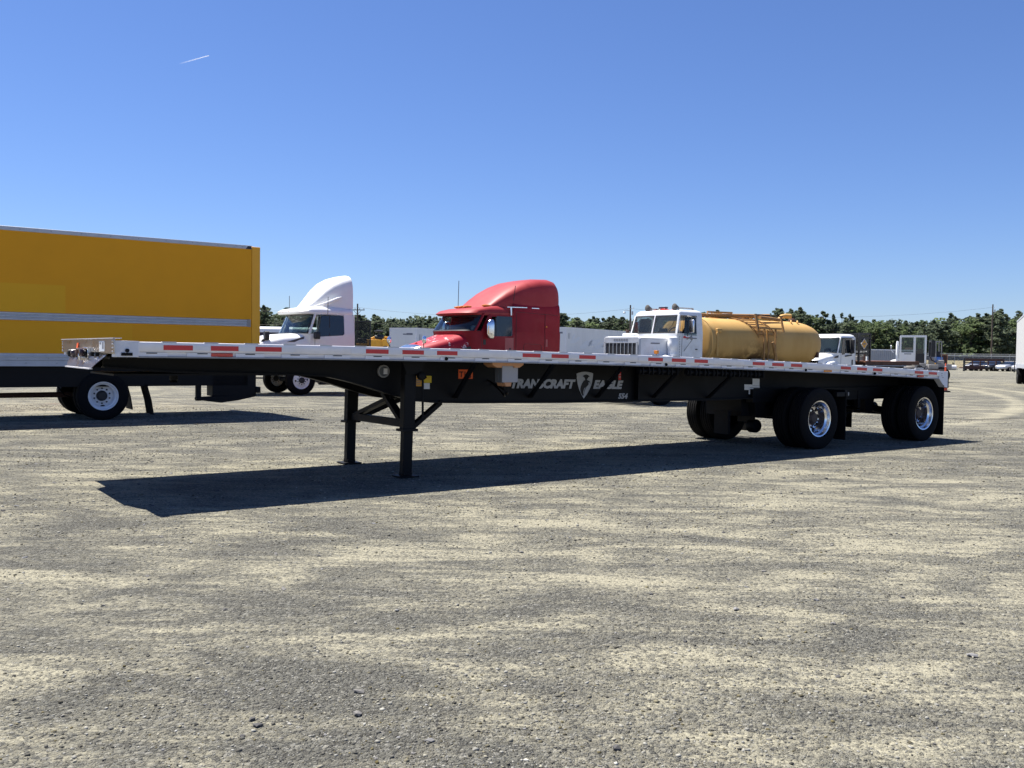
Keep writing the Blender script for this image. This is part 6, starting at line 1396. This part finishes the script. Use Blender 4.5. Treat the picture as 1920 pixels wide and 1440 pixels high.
# orange channelizer cone on a black base
cn = empty('traffic_cone', (19.99, 42.27, 0)); tag(cn, 'slim orange traffic marker with white bands and black base, behind the trailer tail', 'traffic cone')
m = MB(); m.lathe([(0, .24), (.05, .24), (.07, .14)], 'z', n=8); m.build('base', 'rubber', cn)
m = MB(); m.lathe([(.06, .10), (.9, .042), (1.18, .034), (1.22, .025), (1.30, .025), (1.33, .012)], 'z', n=18); m.build('cone_body', 'cone_orange', cn)
for z, z2 in ((.70, .92), (1.16, 1.2)):
    m = MB(); r_ = lambda zz: .10-(zz-.06)*.069+.004; m.lathe([(z, max(r_(z), .04)), (z2, max(r_(z2), .04))], 'z', n=18); m.build('white_band', 'tape_white', cn)

# rusty slatted rack and row of parked cars at far right
rk = empty('stake_rack', (61.2, 124.0, 0), R(3)); tag(rk, 'long dark rusty slatted rack behind the parked cars', 'rack')
for x in (0, 1.1, 2.2, 3.3, 4.4, 5.4):
    m = MB(); m.box(x-.06, x+.06, 0, .12, 0, 1.6); m.build('rack_post', 'rust', rk)
for z, h in ((1.5, .36), (1.12, .10), (.80, .10), (.45, .45)):
    m = MB(); m.box(-.15, 5.5, -.03, 0.0, z-h/2, z+h/2); m.build('rack_board', 'rust', rk)
m = MB(); m.box(-.1, 5.5, .05, 1.2, .35, .5); m.build('rack_bed', 'rust', rk)
for x in (1.0, 4.3):
    wheel(rk, x, .1, -1, 'dark', .40).scale = (.8, .8, .8)
CARCOL = ['car_silver', 'car_dark', 'car_silver', 'car_white', 'car_dark', 'car_white']
CARLAB = ['silver parked car at the left end of the row by the rack', 'dark parked car second in the row by the rack', 'silver parked car in the middle of the row by the rack', 'white-hooded parked car fourth in the row by the rack', 'dark parked car fifth in the row, beside the white van trailer', 'white parked car mostly hidden by the white van trailer']
car_m = {}
def car(x, y, th, col, lab):
    r = empty('parked_car', (x, y, 0), th); tag(r, lab, 'car', 'cars parked in a row at far right')
    if not car_m:
        m = MB(); m.loft([superring(0, zc, hw, hz, .4, 18, s_) for s_, zc, hw, hz in ((-2.1, .52, .6, .18), (-2.0, .55, .76, .26), (-1.1, .60, .84, .33), (0, .62, .85, .34), (1.4, .63, .84, .34), (2.1, .62, .78, .28), (2.2, .6, .6, .18))]); car_m['b'] = m
        m = MB(); m.loft([[(s_, y_, z) for s_, y_ in ((a, -w), (b, -w), (b, w), (a, w))] for z, a, b, w in ((.90, -.85, 1.55, .76), (1.15, -.45, 1.35, .70), (1.30, -.1, 1.05, .62), (1.33, .1, .9, .5))]); car_m['g'] = m.mesh('glasshouse', 'glass_dark')
        m = MB(); m.loft([[(s_, y_, z) for s_, y_ in ((a, -w), (b, -w), (b, w), (a, w))] for z, a, b, w in ((1.285, -.12, 1.08, .63), (1.335, .08, .92, .52))]); car_m['r'] = m
        m = MB(); m.lathe([(-.1, .2), (-.1, .3), (.1, .3), (.1, .2)], 'y', n=20, closed=True); m.lathe([(-.09, .2), (-.06, .05)], 'y', n=14, mi=1); car_m['w'] = m.mesh('wheel', ['rubber', 'steel_grey'])
    car_m['b'].build('body', col, r, smooth=50); link('glasshouse', car_m['g'], r); car_m['r'].build('roof', col, r)
    for sx in (-1.35, 1.3):
        for sy in (-.8, .8): link('wheel', car_m['w'], r, (sx, sy, .3), (0, 0, 0 if sy < 0 else math.pi))
    for sy in (-.55, .55):
        m = MB(); m.box(-2.1, -2.0, sy-.13, sy+.13, .58, .70); m.build('headlight', 'tape_white', r, bevel=.02)
for k in range(6): car(64.3+k*1.35, 127.0-k*1.6, R(35), CARCOL[k], CARLAB[k])
for k, (x, y, h, lab) in enumerate(((58.9, 119.5, 1.75, 'short black bollard post left of the rusty rack'), (61.9, 113.0, 1.6, 'thin dark post in front of the parked cars, left of two'), (63.0, 112.0, 1.6, 'thin dark post in front of the parked cars, right of two'))):
    o = MB().lathe([(-.1, .13 if k == 0 else .06), (h, .13 if k == 0 else .06), (h+.04, .04)], 'z', (x, y, 0), 10).build('bollard', 'dark_trim'); tag(o, lab, 'bollard', 'posts by the parked cars')
for k, (x, y, l_, lab) in enumerate(((58.5, 128.0, 3.4, 'white pipe lying on the ground left of the rusty rack'), (69.5, 128.0, 4.0, 'white pipe lying behind the cars near the right edge'))):
    o = MB().lathe([(0, .36), (l_, .36)], 'x', (x, y, .38), 14).build('white_pipe', 'white_van'); tag(o, lab, 'pipe', 'white pipes by the fence')

# ------------------------------------------------------------------ contrail high in the sky
def contrail():
    m, nt, b = new_mat('contrail')
    tc_ = N(nt, 'TexCoord'); sp = N(nt, 'SeparateXYZ'); nt.links.new(tc_.outputs['Object'], sp.inputs[0])
    nz = N(nt, 'TexNoise', i_Scale=0.05, i_Detail=4.0); nt.links.new(tc_.outputs['Object'], nz.inputs['Vector'])
    f = nt.nodes.new('ShaderNodeMath'); f.operation = 'MULTIPLY'
    nt.links.new(ramp(nt, sp.outputs[0], 0.0, 480.0), f.inputs[0]); nt.links.new(ramp(nt, nz.outputs[0], 0.1, 0.6), f.inputs[1])
    df = N(nt, 'BsdfDiffuse'); df.inputs[0].default_value = (0.9, 0.92, 0.95, 1); tl = N(nt, 'BsdfTranslucent'); tl.inputs[0].default_value = (0.9, 0.92, 0.95, 1)
    m1 = N(nt, 'MixShader'); nt.links.new(df.outputs[0], m1.inputs[1]); nt.links.new(tl.outputs[0], m1.inputs[2])
    tr_ = N(nt, 'BsdfTransparent'); m2 = N(nt, 'MixShader'); nt.links.new(f.outputs[0], m2.inputs[0])
    nt.links.new(tr_.outputs[0], m2.inputs[1]); nt.links.new(m1.outputs[0], m2.inputs[2])
    nt.links.new(m2.outputs[0], nt.nodes['Material Output'].inputs['Surface']); M['contrail'] = m
    A, B = Vector((-3280, 9000, 2772)), Vector((-2985, 9000, 2857))
    d = B-A; q = MB(); n = 24
    q.tube([(d.length*k/n, 0, 0) for k in range(n+1)], [6.5-2.5*k/n for k in range(n+1)], 8)
    o = q.build('contrail', 'contrail', None, A, (0, -math.atan2(d.z, d.x), 0), smooth=60); tag(o, 'short thin white aircraft contrail high in the blue sky', 'contrail'); return o
contrail()
